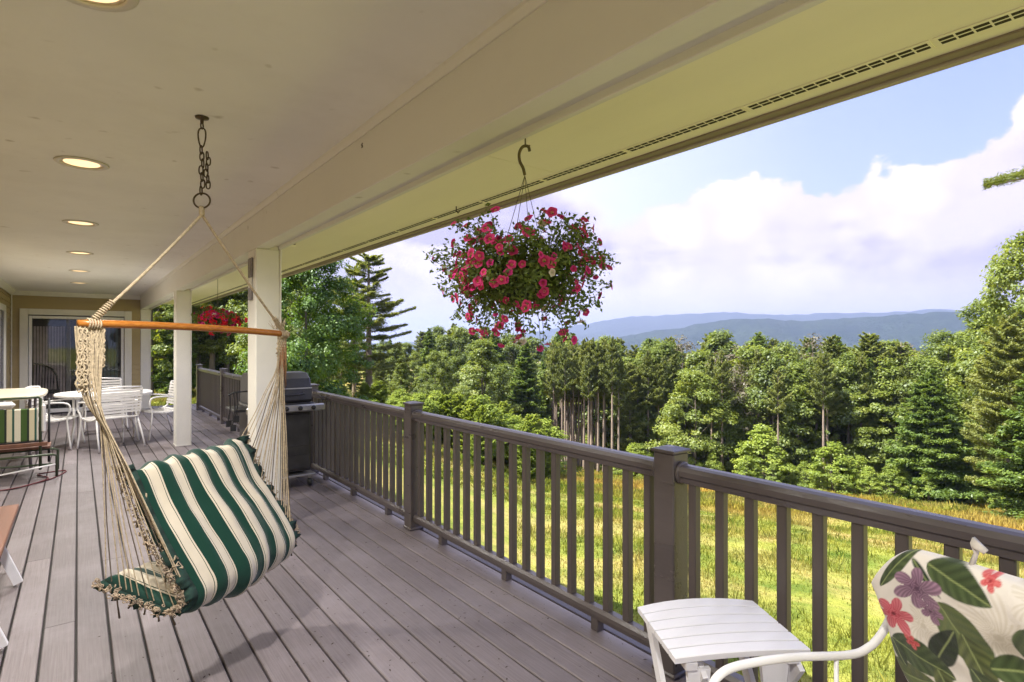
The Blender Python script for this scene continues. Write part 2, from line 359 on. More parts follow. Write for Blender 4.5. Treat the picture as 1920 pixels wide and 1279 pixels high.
def build_ground():
    rs = [0.0]+list(np.geomspace(1.2, 110, 120))+list(np.geomspace(120, 7000, 40)); na = 240
    V = [(0, 0, EYE-2.4)]; A_ = np.linspace(-pi, pi, na, endpoint=False)
    for r in rs[1:]:
        for a in A_: x, y = r*sin(a), r*cos(a); V.append((x, y, gz(x, y)))
    fs = [(0, 1+(k+1) % na, 1+k) for k in range(na)]
    for i in range(len(rs)-2):
        for k in range(na):
            a, b = 1+i*na+k, 1+i*na+(k+1) % na; fs.append((a, b, b+na, a+na))
    me = bpy.data.meshes.new('ground'); me.from_pydata(V, [], fs); me.shade_smooth(); me.materials.append(M['ground'])
    return link(me, 'ground', None, 'structure')
build_ground()

# ------------------------------------------------------------------ distant hills (real ridges, kilometres off)
def hill_mat(name, c0, c1, s):
    m, t, b, _ = mat_new(name); g = t.nodes.new('ShaderNodeNewGeometry')
    n1_ = noise_tex(t, g.outputs['Position'], s, 6, .7); n2_ = noise_tex(t, g.outputs['Position'], s*9, 4, .7)
    c = mixc(t, mth(t, 'MULTIPLY', mth(t, 'SUBTRACT', n1_, .35), 3.2, clamp=True), c0, c1)
    c = mixc(t, mth(t, 'MULTIPLY', mth(t, 'SUBTRACT', n2_, .4), 2.5, clamp=True), c, tuple(x*.45 for x in c0))
    t.links.new(c, b.inputs['Base Color']); b.inputs['Roughness'].default_value = 1; b.inputs['Specular IOR Level'].default_value = 0
    bump(t, b, n2_, 1, 14); return m
M['hill'] = hill_mat('wooded_hillside', (.010, .026, .020), (.034, .056, .032), .006)
def hill(name, D, prof, az0, az1, seed, depth=.28, rough=10, n=260, zb=-80):
    """prof: list of (px, y) of the skyline as seen at distance D"""
    pa = [math.degrees(azdir(p)) for p, y in prof]; pe = [(643-y)/F*cos(atan((p-960)/F)) for p, y in prof]
    V = []; K = 26
    for i in range(n):
        a = az0+(az1-az0)*i/(n-1); e = float(np.interp(a, pa, pe)); ar = radians(a)
        zt = EYE+e*D+rough*.35*fbm(a*.9, seed, 1.0, seed, 5)
        for k in range(K):
            t = k/(K-1)*2-1                      # -1 near foot, 0 crest, 1 far foot
            d = D*(1+depth*t); x, y = d*sin(ar), d*cos(ar)
            h = (1-abs(t)**1.35); z = zb+(zt-zb)*h
            z += rough*(fbm(x, y, 1/(D*.11), seed, 5))*min(1, abs(t)*3)*(1-abs(t)*.6)*2.0
            V.append((x, y, z))
    fs = [(i*K+k, i*K+k+1, (i+1)*K+k+1, (i+1)*K+k) for i in range(n-1) for k in range(K-1)]
    me = bpy.data.meshes.new(name); me.from_pydata(V, [], fs); me.shade_smooth(); me.materials.append(M['hill'])
    return link(me, name, None, 'structure')
hill('hill_near', 1100, [(900, 700), (1250, 690), (1500, 676), (1680, 662), (1730, 652), (1790, 634), (1850, 620), (2100, 600), (2600, 600)], 35, 130, 2.3, rough=9)
hill('hill_middle', 2100, [(600, 650), (1050, 646), (1150, 633), (1200, 623), (1280, 613), (1350, 600), (1430, 597), (1500, 603), (1600, 596), (1700, 588), (1850, 580), (2000, 577), (2500, 590)], 10, 130, 5.7, rough=16)
hill('hill_far', 4300, [(300, 650), (900, 640), (1060, 612), (1170, 595), (1250, 591), (1350, 585), (1450, 590), (1550, 586), (1650, 586), (1750, 579), (1850, 584), (2000, 588), (2600, 590)], -10, 130, 8.1, rough=26)
# haze: one closed box of thin air round everything
hm = bpy.data.materials.new('thin_air'); hm.use_nodes = True; t_ = hm.node_tree; t_.nodes.clear()
ho = t_.nodes.new('ShaderNodeOutputMaterial'); hv = t_.nodes.new('ShaderNodeVolumePrincipled')
hv.inputs['Color'].default_value = (.52, .62, .95, 1); hv.inputs['Density'].default_value = .00026; hv.inputs['Anisotropy'].default_value = .25
t_.links.new(hv.outputs[0], ho.inputs['Volume'])
HZ = MB().box(-7200, 7200, -7200, 7200, -190, 290).build('haze', hm, None, kind='stuff')

# ------------------------------------------------------------------ trees
def cards(C, Nn, L, Wd, rng, dirv_=None, pointy=True):
    """one 4-vertex leaf per row: C centres, Nn rough normals, L length, Wd width"""
    n = len(C); Nn = Nn/np.maximum(np.linalg.norm(Nn, axis=1, keepdims=True), 1e-6)
    t = rng.normal(size=(n, 3)) if dirv_ is None else dirv_
    t = t-Nn*np.sum(t*Nn, axis=1, keepdims=True); t /= np.maximum(np.linalg.norm(t, axis=1, keepdims=True), 1e-6)
    b = np.cross(Nn, t); L = L[:, None]; Wd = Wd[:, None]
    if pointy: q = np.stack([C-t*L*.5, C+b*Wd*.5+t*L*.05, C+t*L*.5, C-b*Wd*.5+t*L*.05], 1)
    else: q = np.stack([C-t*L*.5-b*Wd*.5, C+t*L*.5-b*Wd*.5, C+t*L*.5+b*Wd*.5, C-t*L*.5+b*Wd*.5], 1)
    return q.reshape(-1, 3), np.arange(n*4).reshape(n, 4)
def trunk_mesh(H, r0, rng, mat_, lean=.02, limbs=(), top=.95, n=7):
    mb = MB(); pts = []; rs = []; k = 9
    ox = np.cumsum(rng.normal(0, lean*H/k, k+1)); oy = np.cumsum(rng.normal(0, lean*H/k, k+1))
    for i in range(k+1):
        t = i/k; pts.append((ox[i]*t, oy[i]*t, -0.6+t*(H*top+.6))); rs.append(r0*(1.25 if i == 0 else 1)*(1-t)**.75+.012)
    mb.tube(pts, rs, n)
    for (z, a, l, up, r) in limbs:
        t = z/H; bx, by = np.interp(t, np.linspace(0, 1, k+1), ox*np.linspace(0, 1, k+1)), np.interp(t, np.linspace(0, 1, k+1), oy*np.linspace(0, 1, k+1))
        pp = [(bx+cos(a)*l*s_, by+sin(a)*l*s_, z+up*l*(s_**1.3)) for s_ in (0, .3, .65, 1)]
        mb.tube(pp, [r, r*.75, r*.45, r*.15], 5, cap=False)
    return mb.mesh('trunk', mat_, True)
def broad_tree(H, Rr, base, n_cl, per, leaf, seed, m='leaf', cone=0.0, thin=1.0, sparse=0):
    rng = np.random.default_rng(seed)
    limbs = []; cl = []; ctrs = []
    for i in range(n_cl):
        u = rng.random()**.85; z = base+(H-base)*u
        prof = (sin(pi*min(1, max(.02, (u*.92+.06)**(.75))))**.65)*(1-cone)+cone*(1-u)**.8*1.05
        a = rng.random()*2*pi; rr = Rr*prof*(.45+.55*rng.random()**.5)*(1+.18*sin(3*a+seed)+.12*sin(5*a+z))
        cl.append((cos(a)*rr, sin(a)*rr, z-.15*rr)); 
        if i % 3 == 0: limbs.append((max(base*.6, z-rr*.75), a, rr*.95, .62, .02+.012*H/10*(1-u)))
    cl = np.array(cl); cs = (.055+.13*rng.random(n_cl)**1.4)*Rr*1.55
    C = []; Nn = []; v = []
    for c, s in zip(cl, cs):
        k = int(per*(s/(.14*Rr*1.55))**1.8*thin)
        d = rng.normal(size=(k, 3)); d /= np.linalg.norm(d, axis=1, keepdims=True); rad = rng.random(k)**.45
        p = c+d*rad[:, None]*s*np.array([1.15, 1.15, .62]); C.append(p)
        out = p-np.array([0, 0, base+(H-base)*.35]); out /= np.linalg.norm(out, axis=1, keepdims=True)
        Nn.append(d*.5+out*.45+np.array([0, 0, .75])+rng.normal(0, .45, (k, 3)))
        v.append(np.clip(.42+rng.normal(0, .13)+rng.normal(0, .12, k), 0, 1))
    C = np.concatenate(C); Nn = np.concatenate(Nn); v = np.concatenate(v); n = len(C)
    Lg = leaf*(.7+.6*rng.random(n)); V, Fq = cards(C, Nn, Lg, Lg*.7, rng)
    crown = np_mesh('crown', V, Fq, M[m], {'v': v})
    return trunk_mesh(H, .028*H**.9*.5+.03, rng, M['bark'], .03, limbs[:26]), crown, H
def conifer(H, Rr, base, seed, m='needle', whorl=.55, nb=6, droop=0.0, up=.15, dens=1.0, needle=.28, prof=1.0, gap=0, wid=.5, barkm='pine_bark', clump=0):
    rng = np.random.default_rng(seed); C = []; Nn = []; D = []; v = []; limbs = []
    z = base
    while z < H*.985:
        u = (z-base)/(H-base); Lm = Rr*((1-u)**prof)*(.55+.45*min(1, u*5+.4)); Lm = max(Lm, .25)
        k = nb+rng.integers(-1, 2)
        for j in range(k):
            if rng.random() < gap: continue
            a = 2*pi*(j+rng.random()*.8)/k+z*1.7; l = Lm*(.6+.5*rng.random()); zz = z+rng.normal(0, whorl*.25)
            uu = up+.12*rng.normal()+.35*u-droop*(1-u)
            limbs.append((zz, a, l*.9, uu, .012+.012*l))
            cnt = int(dens*(16+60*l)); s = (.18+.82*rng.random(cnt)**.75)
            w = wid*l*.42*(1.08-s)**.8*rng.normal(size=cnt)*.8
            bz = zz+uu*l*s**1.3-droop*.25*l*s*s
            x = cos(a)*l*s-sin(a)*w; y = sin(a)*l*s+cos(a)*w
            C.append(np.stack([x, y, bz+rng.normal(0, .035+.03*l*.3, cnt)-abs(w)*droop*.3+(.06*l*rng.random(cnt) if clump else 0)], 1))
            d = np.stack([cos(a)-sin(a)*np.sign(w)*.8+0*s, sin(a)+cos(a)*np.sign(w)*.8+0*s, .25-droop+rng.normal(0, .3, cnt)], 1)
            D.append(d+rng.normal(0, .35, (cnt, 3))); Nn.append(rng.normal(0, .4, (cnt, 3))+np.array([0, 0, 1.0]))
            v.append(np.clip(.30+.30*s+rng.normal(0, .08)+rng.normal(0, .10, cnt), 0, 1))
        z += whorl*(.75+.5*rng.random())*(1-.45*u)
    C, Nn, D, v = (np.concatenate(q) for q in (C, Nn, D, v)); n = len(C)
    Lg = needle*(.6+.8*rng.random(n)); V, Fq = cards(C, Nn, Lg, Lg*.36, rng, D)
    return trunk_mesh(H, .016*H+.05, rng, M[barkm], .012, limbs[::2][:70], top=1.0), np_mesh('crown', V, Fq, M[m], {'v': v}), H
PROTO = {}
for i in range(5): PROTO['maple%d' % i] = broad_tree(12, 3.3, 1.6+.5*i, 130, 210, .22, 11+i, 'leaf', cone=.12*i)
for i in range(2): PROTO['round%d' % i] = broad_tree(10, 3.6, .8, 130, 210, .20, 31+i, 'leaf')
PROTO['oval'] = broad_tree(12, 2.6, .8, 130, 160, .20, 41, 'leaf', cone=.35)
PROTO['lime_cone'] = broad_tree(12, 2.9, .4, 160, 150, .20, 42, 'leaf', cone=.85)
PROTO['neartree'] = broad_tree(11, 4.6, .3, 250, 330, .19, 43, 'leaf_dark')
PROTO['bigmaple'] = broad_tree(17, 5.4, 1.5, 170, 210, .27, 44, 'leaf')
PROTO['bigmaple2'] = broad_tree(17, 4.6, 1.0, 150, 190, .25, 46, 'leaf')
PROTO['grey'] = broad_tree(12, 3.2, 2.5, 55, 55, .22, 45, 'gray_leaf')
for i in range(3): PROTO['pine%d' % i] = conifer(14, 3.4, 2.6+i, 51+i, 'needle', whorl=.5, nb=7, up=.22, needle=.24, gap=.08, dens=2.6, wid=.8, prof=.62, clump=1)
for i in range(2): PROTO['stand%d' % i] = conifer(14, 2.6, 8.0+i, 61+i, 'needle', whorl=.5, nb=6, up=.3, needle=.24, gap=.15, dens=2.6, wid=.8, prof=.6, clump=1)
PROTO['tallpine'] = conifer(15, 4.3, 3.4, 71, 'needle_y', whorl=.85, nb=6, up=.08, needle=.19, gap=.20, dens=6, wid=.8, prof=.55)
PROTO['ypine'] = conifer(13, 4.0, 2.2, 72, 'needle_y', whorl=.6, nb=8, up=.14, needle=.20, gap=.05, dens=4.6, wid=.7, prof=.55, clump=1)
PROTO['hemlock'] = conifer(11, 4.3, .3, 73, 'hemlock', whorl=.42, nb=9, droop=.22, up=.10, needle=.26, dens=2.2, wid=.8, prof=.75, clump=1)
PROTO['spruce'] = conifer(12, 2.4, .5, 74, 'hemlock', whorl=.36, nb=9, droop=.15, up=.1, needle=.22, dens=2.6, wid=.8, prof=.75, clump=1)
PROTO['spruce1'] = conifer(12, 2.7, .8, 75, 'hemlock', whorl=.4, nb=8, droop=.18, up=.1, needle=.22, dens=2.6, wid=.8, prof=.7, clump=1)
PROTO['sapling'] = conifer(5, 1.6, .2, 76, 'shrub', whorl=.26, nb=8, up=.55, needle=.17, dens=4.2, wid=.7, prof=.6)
PROTO['bush'] = broad_tree(3.2, 1.7, .1, 110, 110, .12, 77, 'shrub', cone=.5)
PROTO['bush1'] = broad_tree(4.5, 1.8, .1, 120, 120, .14, 78, 'shrub', cone=.5)
NAMES = {'maple': 'broadleaf_tree', 'round': 'broadleaf_tree', 'oval': 'broadleaf_tree', 'lime_cone': 'broadleaf_tree', 'neartree': 'broadleaf_tree', 'bigmaple': 'broadleaf_tree',
         'grey': 'bare_tree', 'pine': 'pine_tree', 'stand': 'pine_tree', 'tallpine': 'pine_tree', 'ypine': 'pine_tree', 'hemlock': 'hemlock_tree', 'spruce': 'spruce_tree', 'sapling': 'pine_sapling', 'bush': 'shrub'}
def place_tree(kind, px, dist, ytop=None, h=None, wide=1.0, label=None, group=None, rz=None):
    """dist: metres from the camera; ytop: skyline row its top reaches"""
    tr, cr, H = PROTO[kind]; a = azdir(px); x, y = dist*sin(a), dist*cos(a); z = gz(x, y)
    if ytop is not None:
        dep = dist*cos(a-YAW); h = EYE+(643-ytop)/F*dep-z
    s = h/H; base = kind.rstrip('0123456789')
    o = bpy.data.objects.new(NAMES[base], None); S.collection.objects.link(o)
    o.location = (x, y, z-.05); o.rotation_euler = (0, 0, random.random()*6.28 if rz is None else rz); o.scale = (s*wide, s*wide, s)
    tag(o, label, {'broadleaf_tree': 'tree', 'bare_tree': 'tree', 'pine_tree': 'tree', 'hemlock_tree': 'tree', 'spruce_tree': 'tree', 'pine_sapling': 'tree', 'shrub': 'shrub'}[NAMES[base]], group)
    link(tr, 'trunk', o); link(cr, 'crown', o); return o
T = place_tree
# --- trees that can be told apart (px, distance, top row)
T('tallpine', 692, 38, 470, wide=1.32, label='tall layered white pine with open sky between its boughs, left of the front flower basket', rz=.4)
T('tallpine', 664, 42, 492, wide=.8, label='second pine trunk close behind the left side of the tall layered pine', rz=2.4)
T('neartree', 576, 20, 455, wide=.78, label='big dark green leafy tree right behind the grill and the front column', rz=1.0)
T('round0', 545, 30, 505, wide=1.0, label='broad leafy tree half hidden between front column and dark green tree')
T('bigmaple2', 640, 52, 520, wide=.8, label='leafy tree standing behind the left trunk of the tall pine')
T('hemlock', 1745, 43, 690, wide=1.0, label='dense dark hemlock with lime green top standing at the right meadow edge', rz=.8)
T('ypine', 1893, 36, 590, wide=.85, label='yellow green layered pine at the right edge with reddish trunk', rz=1.2)
T('bigmaple', 1925, 45, 432, wide=.62, label='tallest leafy tree cut by the right edge of the view', rz=.3)
T('bigmaple2', 1850, 56, 560, wide=.85, label='leafy tree stepping down to the left of the tallest right edge tree')
T('bigmaple2', 1775, 58, 622, wide=.95, label='leafy tree behind the dark hemlock, its top below the distant hills')
T('hemlock', 1975, 34, 640, wide=1.0, label='low hemlock half cut by the right edge below the yellow pine')
T('maple1', 1668, 48, 690, wide=1.0, label='bright leafy tree directly left of the dark hemlock')
T('lime_cone', 1497, 46, 684, wide=1.0, label='narrow bright green cone shaped tree in the middle of the wood edge', rz=.5)
T('oval', 1590, 47, 700, wide=1.1, label='light green oval tree between the cone shaped tree and the hemlock')
T('grey', 1395, 52, 648, wide=1.1, label='thin grey brown tree with sparse foliage and a pale bare trunk', rz=.9)
T('round1', 1303, 44, 700, wide=1.0, label='rounded mid green tree low at the meadow edge right of the near post', rz=.7)
T('spruce', 1240, 50, 655, wide=1.25, label='dark spruce rising behind the rounded tree near the newel post')
T('maple2', 1180, 49, 672, wide=1.0, label='leafy tree just right of the stand of bare pine trunks')
T('pine0', 1560, 56, 630, wide=1.0, label='dark pine topping the skyline above the narrow cone shaped tree')
T('pine1', 1632, 60, 622, wide=1.1, label='dark pointed pine on the skyline left of the hill valley gap')
T('pine2', 1688, 60, 640, wide=1.0, label='pointed pine beside the gap where the hill valley shows')
T('bush1', 1430, 42, 800, wide=1.2, label='low leafy tree at the wood edge under the grey tree')
T('maple3', 1365, 45, 770, wide=.9, label='low light green tree left of the grey tree trunk')
T('bush1', 1560, 41, 830, wide=1.3, label='short leafy bush at the foot of the oval tree')
T('sapling', 905, 24, 762, wide=1.1, label='bright sapling pine poking up behind the far left railing post')
T('sapling', 990, 26, 790, wide=1.0, label='bright sapling pine beside the stand of bare trunks')
T('bush', 832, 27, 775, wide=1.0, label='bright lime bush behind the middle railing post')
T('maple4', 905, 44, 640, wide=1.0, label='mid green tree under the left side of the front flower basket')
T('round0', 800, 36, 700, wide=.9, label='rounded light green tree right of the tall layered pine')
T('spruce1', 985, 46, 640, wide=1.1, label='spruce directly under the front flower basket')
T('round1', 870, 33, 725, wide=.8, label='small dark rounded tree behind the bright bushes')
# pine stand with bare trunks
for i in range(42):
    T('stand%d' % (i % 2), 1034+i*2.95+random.uniform(-5, 5), 43.5+random.random()*12, 636+random.random()*34, wide=.58,
      label='tall slim pine in the stand of bare trunks right of the flower basket', group='pines of the bare trunk stand')
for i in range(16):
    T('stand%d' % (i % 2), [1162, 1195, 1214, 1232, 1246, 1330, 1352, 1418, 1446, 1462, 1530, 1541, 1553, 1618, 1700, 1838][i]+random.uniform(-4, 4), 43.5+random.random()*4, 655+random.random()*40, wide=.62,
      label='slim bare-trunked pine standing proud of the wood edge', group='slim pines along the wood edge')
# trees behind the far end of the deck
for i, (px, d, yt, k) in enumerate([(285, 34, 480, 'maple2'), (310, 38, 470, 'ypine'), (332, 33, 500, 'spruce'), (372, 36, 470, 'pine0'), (398, 34, 440, 'pine1'), (425, 40, 460, 'pine2'),
                                    (447, 34, 430, 'stand0'), (468, 38, 450, 'stand1'), (492, 33, 440, 'maple3'), (355, 44, 440, 'round0'), (520, 36, 450, 'maple0'), (412, 46, 430, 'hemlock'), (440, 48, 430, 'spruce1'),
                                    (300, 46, 440, 'pine1'), (270, 40, 440, 'hemlock'), (475, 46, 470, 'round0'), (245, 42, 440, 'pine0'), (220, 44, 440, 'spruce1')]):
    T(k, px, d, yt, wide=.95, label='dark woodland tree seen beyond the far end of the deck', group='trees beyond the far deck end')
# shrub border, left of centre
for i in range(40):
    px = 545+i*12.4+random.uniform(-9, 9); d = np.interp(px, [545, 700, 900, 1045], [25, 27, 28, 34])+random.uniform(-3, 6)
    k = random.choice(['bush', 'bush1', 'sapling', 'sapling'] if px < 800 else ['sapling', 'sapling', 'sapling', 'bush1'])
    T(k, px, d, np.interp(px, [545, 640, 760, 900, 1045], [738, 722, 735, 752, 800])+random.uniform(-16, 30), wide=random.uniform(1.2, 1.7),
      label='bright green bush in the overgrown border behind the railing', group='bushes of the border behind the railing')
# meadow edge undergrowth
for i in range(30):
    px = 1150+i*27+random.uniform(-10, 10); d = 42+random.uniform(-2, 4)
    T(random.choice(['bush1', 'bush1', 'bush']), px, d, h=random.uniform(.9, 2.6), wide=random.uniform(.9, 1.2),
      label='leafy undergrowth bush along the foot of the wood edge', group='undergrowth at the wood edge')
# first and second ranks of the wood
kinds1 = ['maple0', 'maple1', 'maple3', 'maple4', 'round0', 'round1', 'oval', 'oval', 'spruce', 'pine0', 'pine1', 'lime_cone', 'lime_cone', 'spruce1', 'grey']
for i in range(66):
    px = 560+i*21.5+random.uniform(-10, 10)
    if 1025 < px < 1150: continue
    T(random.choice(kinds1), px, random.uniform(46, 56), np.interp(px, [765, 1500, 1700, 1800, 1950], [662, 672, 690, 665, 600])+random.uniform(-18, 34), wide=random.uniform(.7, 1.0),
      label='tree in the front rank of the dense mixed wood', group='front rank of the wood')
kinds2 = ['maple0', 'maple2', 'pine0', 'pine1', 'pine2', 'spruce', 'spruce1', 'stand0', 'pine1', 'grey', 'maple4']
for i in range(96):
    px = 570+i*14.6+random.uniform(-12, 12)
    T(random.choice(kinds2), px, random.uniform(60, 88), np.interp(px, [720, 900, 1150, 1500, 1690, 1745, 1800, 1950], [630, 622, 640, 640, 648, 676, 636, 560])+random.uniform(-16, 20), wide=random.uniform(.8, 1.1),
      label='tree on the skyline of the mixed wood', group='skyline trees of the wood')
# the pine just outside the right of the view, one bough reaching in
def side_pine():
    rng = np.random.default_rng(5); a = azdir(2130); d = 11.0; x, y = d*sin(a), d*cos(a); z0 = gz(x, y)
    o = thing('pine_tree', 'pine bough reaching in from the right edge against the cloud', 'tree', (x, y, z0))
    link(trunk_mesh(13, .22, rng, M['pine_bark'], .006), 'trunk', o)
    tip = P(1846, 350, 10.6)-o.location
    C, Nn, D, v = [], [], [], []
    for b, (tp, l2) in enumerate([(tip, 1.0), (Vector((tip.x+.9, tip.y-1.2, tip.z+2.6)), 1), (Vector((tip.x+1.5, tip.y-1.5, tip.z+4.2)), 1), (Vector((1.2, 1.5, 9)), 1), (Vector((-1, -2, 8.5)), 1), (Vector((1.5, -1.5, 7.5)), 1)]):
        s0 = Vector((0, 0, tp.z-.35)); pts = catmull([s0, s0.lerp(tp, .5)+Vector((0, 0, -.05)), tp], 5)
        MB().tube(pts, [.035*(1-i/len(pts))+.005 for i in range(len(pts))], 6).build('branch', M['pine_bark'], o, True)
        n = 3800; s = rng.random(n)**.6; base = np.array([s0.lerp(tp, float(q)) for q in s]); dr = (tp-s0).normalized(); sd_ = np.array(dr.cross(Vector((0, 0, 1))).normalized())
        w = rng.normal(size=n)*.20*(1.05-s); tw = np.round(s*14)/14
        C.append(base+sd_[None]*w[:, None]+np.stack([0*s, 0*s, rng.normal(0, .045, n)+.04], 1))
        D.append(np.array(dr)[None]+sd_[None]*np.sign(w)[:, None]*.8+rng.normal(0, .35, (n, 3))); Nn.append(rng.normal(0, .5, (n, 3))+[0, 0, 1]); v.append(.25+.3*rng.random(n))
    C, D, Nn, v = map(np.concatenate, (C, D, Nn, v)); Lg = .085*(.6+.8*rng.random(len(C))); V, Fq = cards(C, Nn, Lg, Lg*.13, rng, D)
    link(np_mesh('needles', V, Fq, M['needle'], {'v': v}), 'needles', o)
side_pine()

# every ranked tree is told apart by its kind and its place along its own row
_ord = lambda k: '%d%s' % (k, 'th' if 10 <= k % 100 <= 20 else {1: 'st', 2: 'nd', 3: 'rd'}.get(k % 10, 'th'))
_look = {'broadleaf_tree': 'leafy tree', 'bare_tree': 'grey thin-leaved tree', 'pine_tree': 'pine', 'hemlock_tree': 'drooping hemlock', 'spruce_tree': 'dark spruce', 'pine_sapling': 'young feathery pine', 'shrub': 'rounded bush'}
_place = {'front rank of the wood': 'along the front rank of the mixed wood', 'undergrowth at the wood edge': 'in the undergrowth at the foot of the wood', 'skyline trees of the wood': 'along the skyline row of the wood',
          'trees beyond the far deck end': 'beyond the far end of the deck', 'pines of the bare trunk stand': 'in the stand of bare trunks', 'slim pines along the wood edge': 'with bare trunk standing proud of the wood edge', 'bushes of the border behind the railing': 'in the bright border behind the railing'}
_rows = {}
for o in S.objects:
    if o.get('group') in _place and o.parent is None: _rows.setdefault((o['group'], o.name.split('.')[0]), []).append(o)
for (grp, nm), lst in _rows.items():
    lst.sort(key=lambda o: atan2(o.location.x, o.location.y))
    for k, o in enumerate(lst): o['label'] = '%s %s, %s %s from the left' % (_look[nm], _place[grp], _ord(k+1), _look[nm].split()[-1])

# ------------------------------------------------------------------ grass
def grass_mat(name='grass_blade'):
    m, t, b, out = mat_new(name); t.nodes.remove(b)
    g = t.nodes.new('ShaderNodeNewGeometry'); p = vscale(t, g.outputs['Position'], (1, 1, 0))
    at = t.nodes.new('ShaderNodeAttribute'); at.attribute_name = 'v'
    n1_ = noise_tex(t, p, .13, 5, .6, .5); n2_ = noise_tex(t, p, .9, 5, .65)
    s_ = t.nodes.new('ShaderNodeSeparateXYZ'); t.links.new(g.outputs['Position'], s_.inputs[0])
    far = mth(t, 'DIVIDE', mth(t, 'SUBTRACT', s_.outputs[0], 14), 10, clamp=True)
    c = turf(t, p, n2_)
    dry = mth(t, 'MULTIPLY', far, mth(t, 'MULTIPLY', mth(t, 'SUBTRACT', n1_, .45), 6, clamp=True), clamp=True)
    c = mixc(t, dry, c, mixc(t, at.outputs['Fac'], (.44, .23, .06), (.42, .36, .08)))
    c = mixc(t, at.outputs['Fac'], mixc(t, 1.0, c, (.6, .65, .6), 'MULTIPLY'), mixc(t, 1.0, c, (1.35, 1.25, 1.1), 'MULTIPLY'))
    d = t.nodes.new('ShaderNodeBsdfDiffuse'); tr = t.nodes.new('ShaderNodeBsdfTranslucent'); t.links.new(c, d.inputs[0]); t.links.new(c, tr.inputs[0])
    mx = t.nodes.new('ShaderNodeMixShader'); mx.inputs[0].default_value = .4
    t.links.new(d.outputs[0], mx.inputs[1]); t.links.new(tr.outputs[0], mx.inputs[2]); t.links.new(mx.outputs[0], out.inputs[0]); return m
M['grass'] = grass_mat()
def grass(name, n, r0, r1, a0, a1, h, w, pw, label, seed):
    rng = np.random.default_rng(seed)
    r = (r0**pw+(r1**pw-r0**pw)*rng.random(n))**(1/pw); a = np.radians(a0+(a1-a0)*rng.random(n))
    x, y = r*np.sin(a), r*np.cos(a); keep = (x > 2.5) | (y > 15.5); x, y, r = x[keep], y[keep], r[keep]; n = len(x)
    z = np.array([gz(float(i), float(j)) for i, j in zip(x, y)])
    nz_ = np.array([mnoise.fractal(Vector((i*.45, j*.45, 2.0)), 1.0, 2.0, 3) for i, j in zip(x, y)]); k = (h*(.5+rng.random(n)))*(.75+r/60)*np.clip(1+1.5*nz_, .35, 2.4); ph = rng.random(n)*2*pi; ww = w*(.6+.8*rng.random(n))*(.6+r/18)
    ln = rng.normal(0, .35, (n, 2))*k[:, None]
    dx, dy = np.cos(ph)*ww, np.sin(ph)*ww
    V = np.stack([np.stack([x-dx, y-dy, z-.02], 1), np.stack([x+dx, y+dy, z-.02], 1), np.stack([x+ln[:, 0], y+ln[:, 1], z+k], 1)], 1).reshape(-1, 3)
    me = np_mesh(name, V, np.arange(n*3).reshape(n, 3), M['grass'], {'v': rng.random(n)})
    o = link(me, name, None, 'stuff'); o['label'] = label; o['category'] = 'grass'; return o
grass('lawn_grass', 330000, 3.0, 28, 38, 96, .030, .006, 1.15, 'short mown green and yellow grass below the deck railing', 21)
grass('lawn_grass', 60000, 14, 40, 4, 38, .07, .02, 1.4, 'bright lawn grass beyond the far end of the deck', 22)
grass('grass_clumps', 30000, 5, 40, 38, 96, .12, .010, 1.3, 'rougher taller grass clumps dotted over the meadow', 24)
grass('meadow_grass', 130000, 22, 52, 36, 96, .12, .016, 1.5, 'tall dry yellow and orange meadow grass before the wood', 23)
# ================================================================== the porch
CEIL = 2.5; BX0, BX1 = 1.095, 1.272; BZ = 2.20; SOF = 2.38; Y0, Y1 = -2.6, 15.7; WALLY = 14.92; WX = -1.06
# deck ------------------------------------------------------------
deck = thing('deck', 'x', 'x'); del deck['label'], deck['category']; deck['kind'] = 'structure'
MB().box(-1.06, 2.2, Y0, 15.4, -.30, -.035).build('deck_frame', M['dark'], deck)
MB().box(2.205, 2.245, Y0, 15.42, -.32, -.032).build('rim_board', M['deck'], deck)
pitch = .1335; x = .131-pitch*9+.0015
bm_cache = {}
while x < 2.26:
    y = Y0 - random.random()*2.2; xe = min(x+pitch-.0095, 2.262)
    if x < -1.06: x += pitch; continue
    while y < 15.4:
        ln = random.choice([3.66, 4.88, 4.88]); ya, yb = max(y, Y0), min(y+ln-.003, 15.42)
        if yb-ya > .2: MB().box(x, xe, ya, yb, -.030, 0, bev=.0035).build('deck_board', M['deck'], deck)
        y += ln
    x += pitch
# dry bits scattered over the boards
mb = MB(); rg = random.Random(4)
for i in range(620):
    dx = rg.random()**.7*2.1; dy = rg.uniform(.6, 7) if i % 2 else rg.uniform(.8, 4); s = rg.uniform(.0016, .0058); a = rg.random()*3.14; zz = .0022
    ux, uy = cos(a)*s*rg.uniform(1, 2.4), sin(a)*s*rg.uniform(1, 2.4); vx, vy = -sin(a)*s*.7, cos(a)*s*.7
    mb.add([(dx-ux, dy-uy, .0006), (dx+vx, dy+vy, zz), (dx+ux, dy+uy, .0008), (dx-vx, dy-vy, zz*.6)], [(0, 1, 2, 3)][::1])
lit = mb.build('leaf_litter', mat('dry_litter', (.045, .03, .02), .9, .4, 50), None, kind='stuff')
lit['label'] = 'small dark dry bits scattered over the deck boards'; lit['category'] = 'litter'

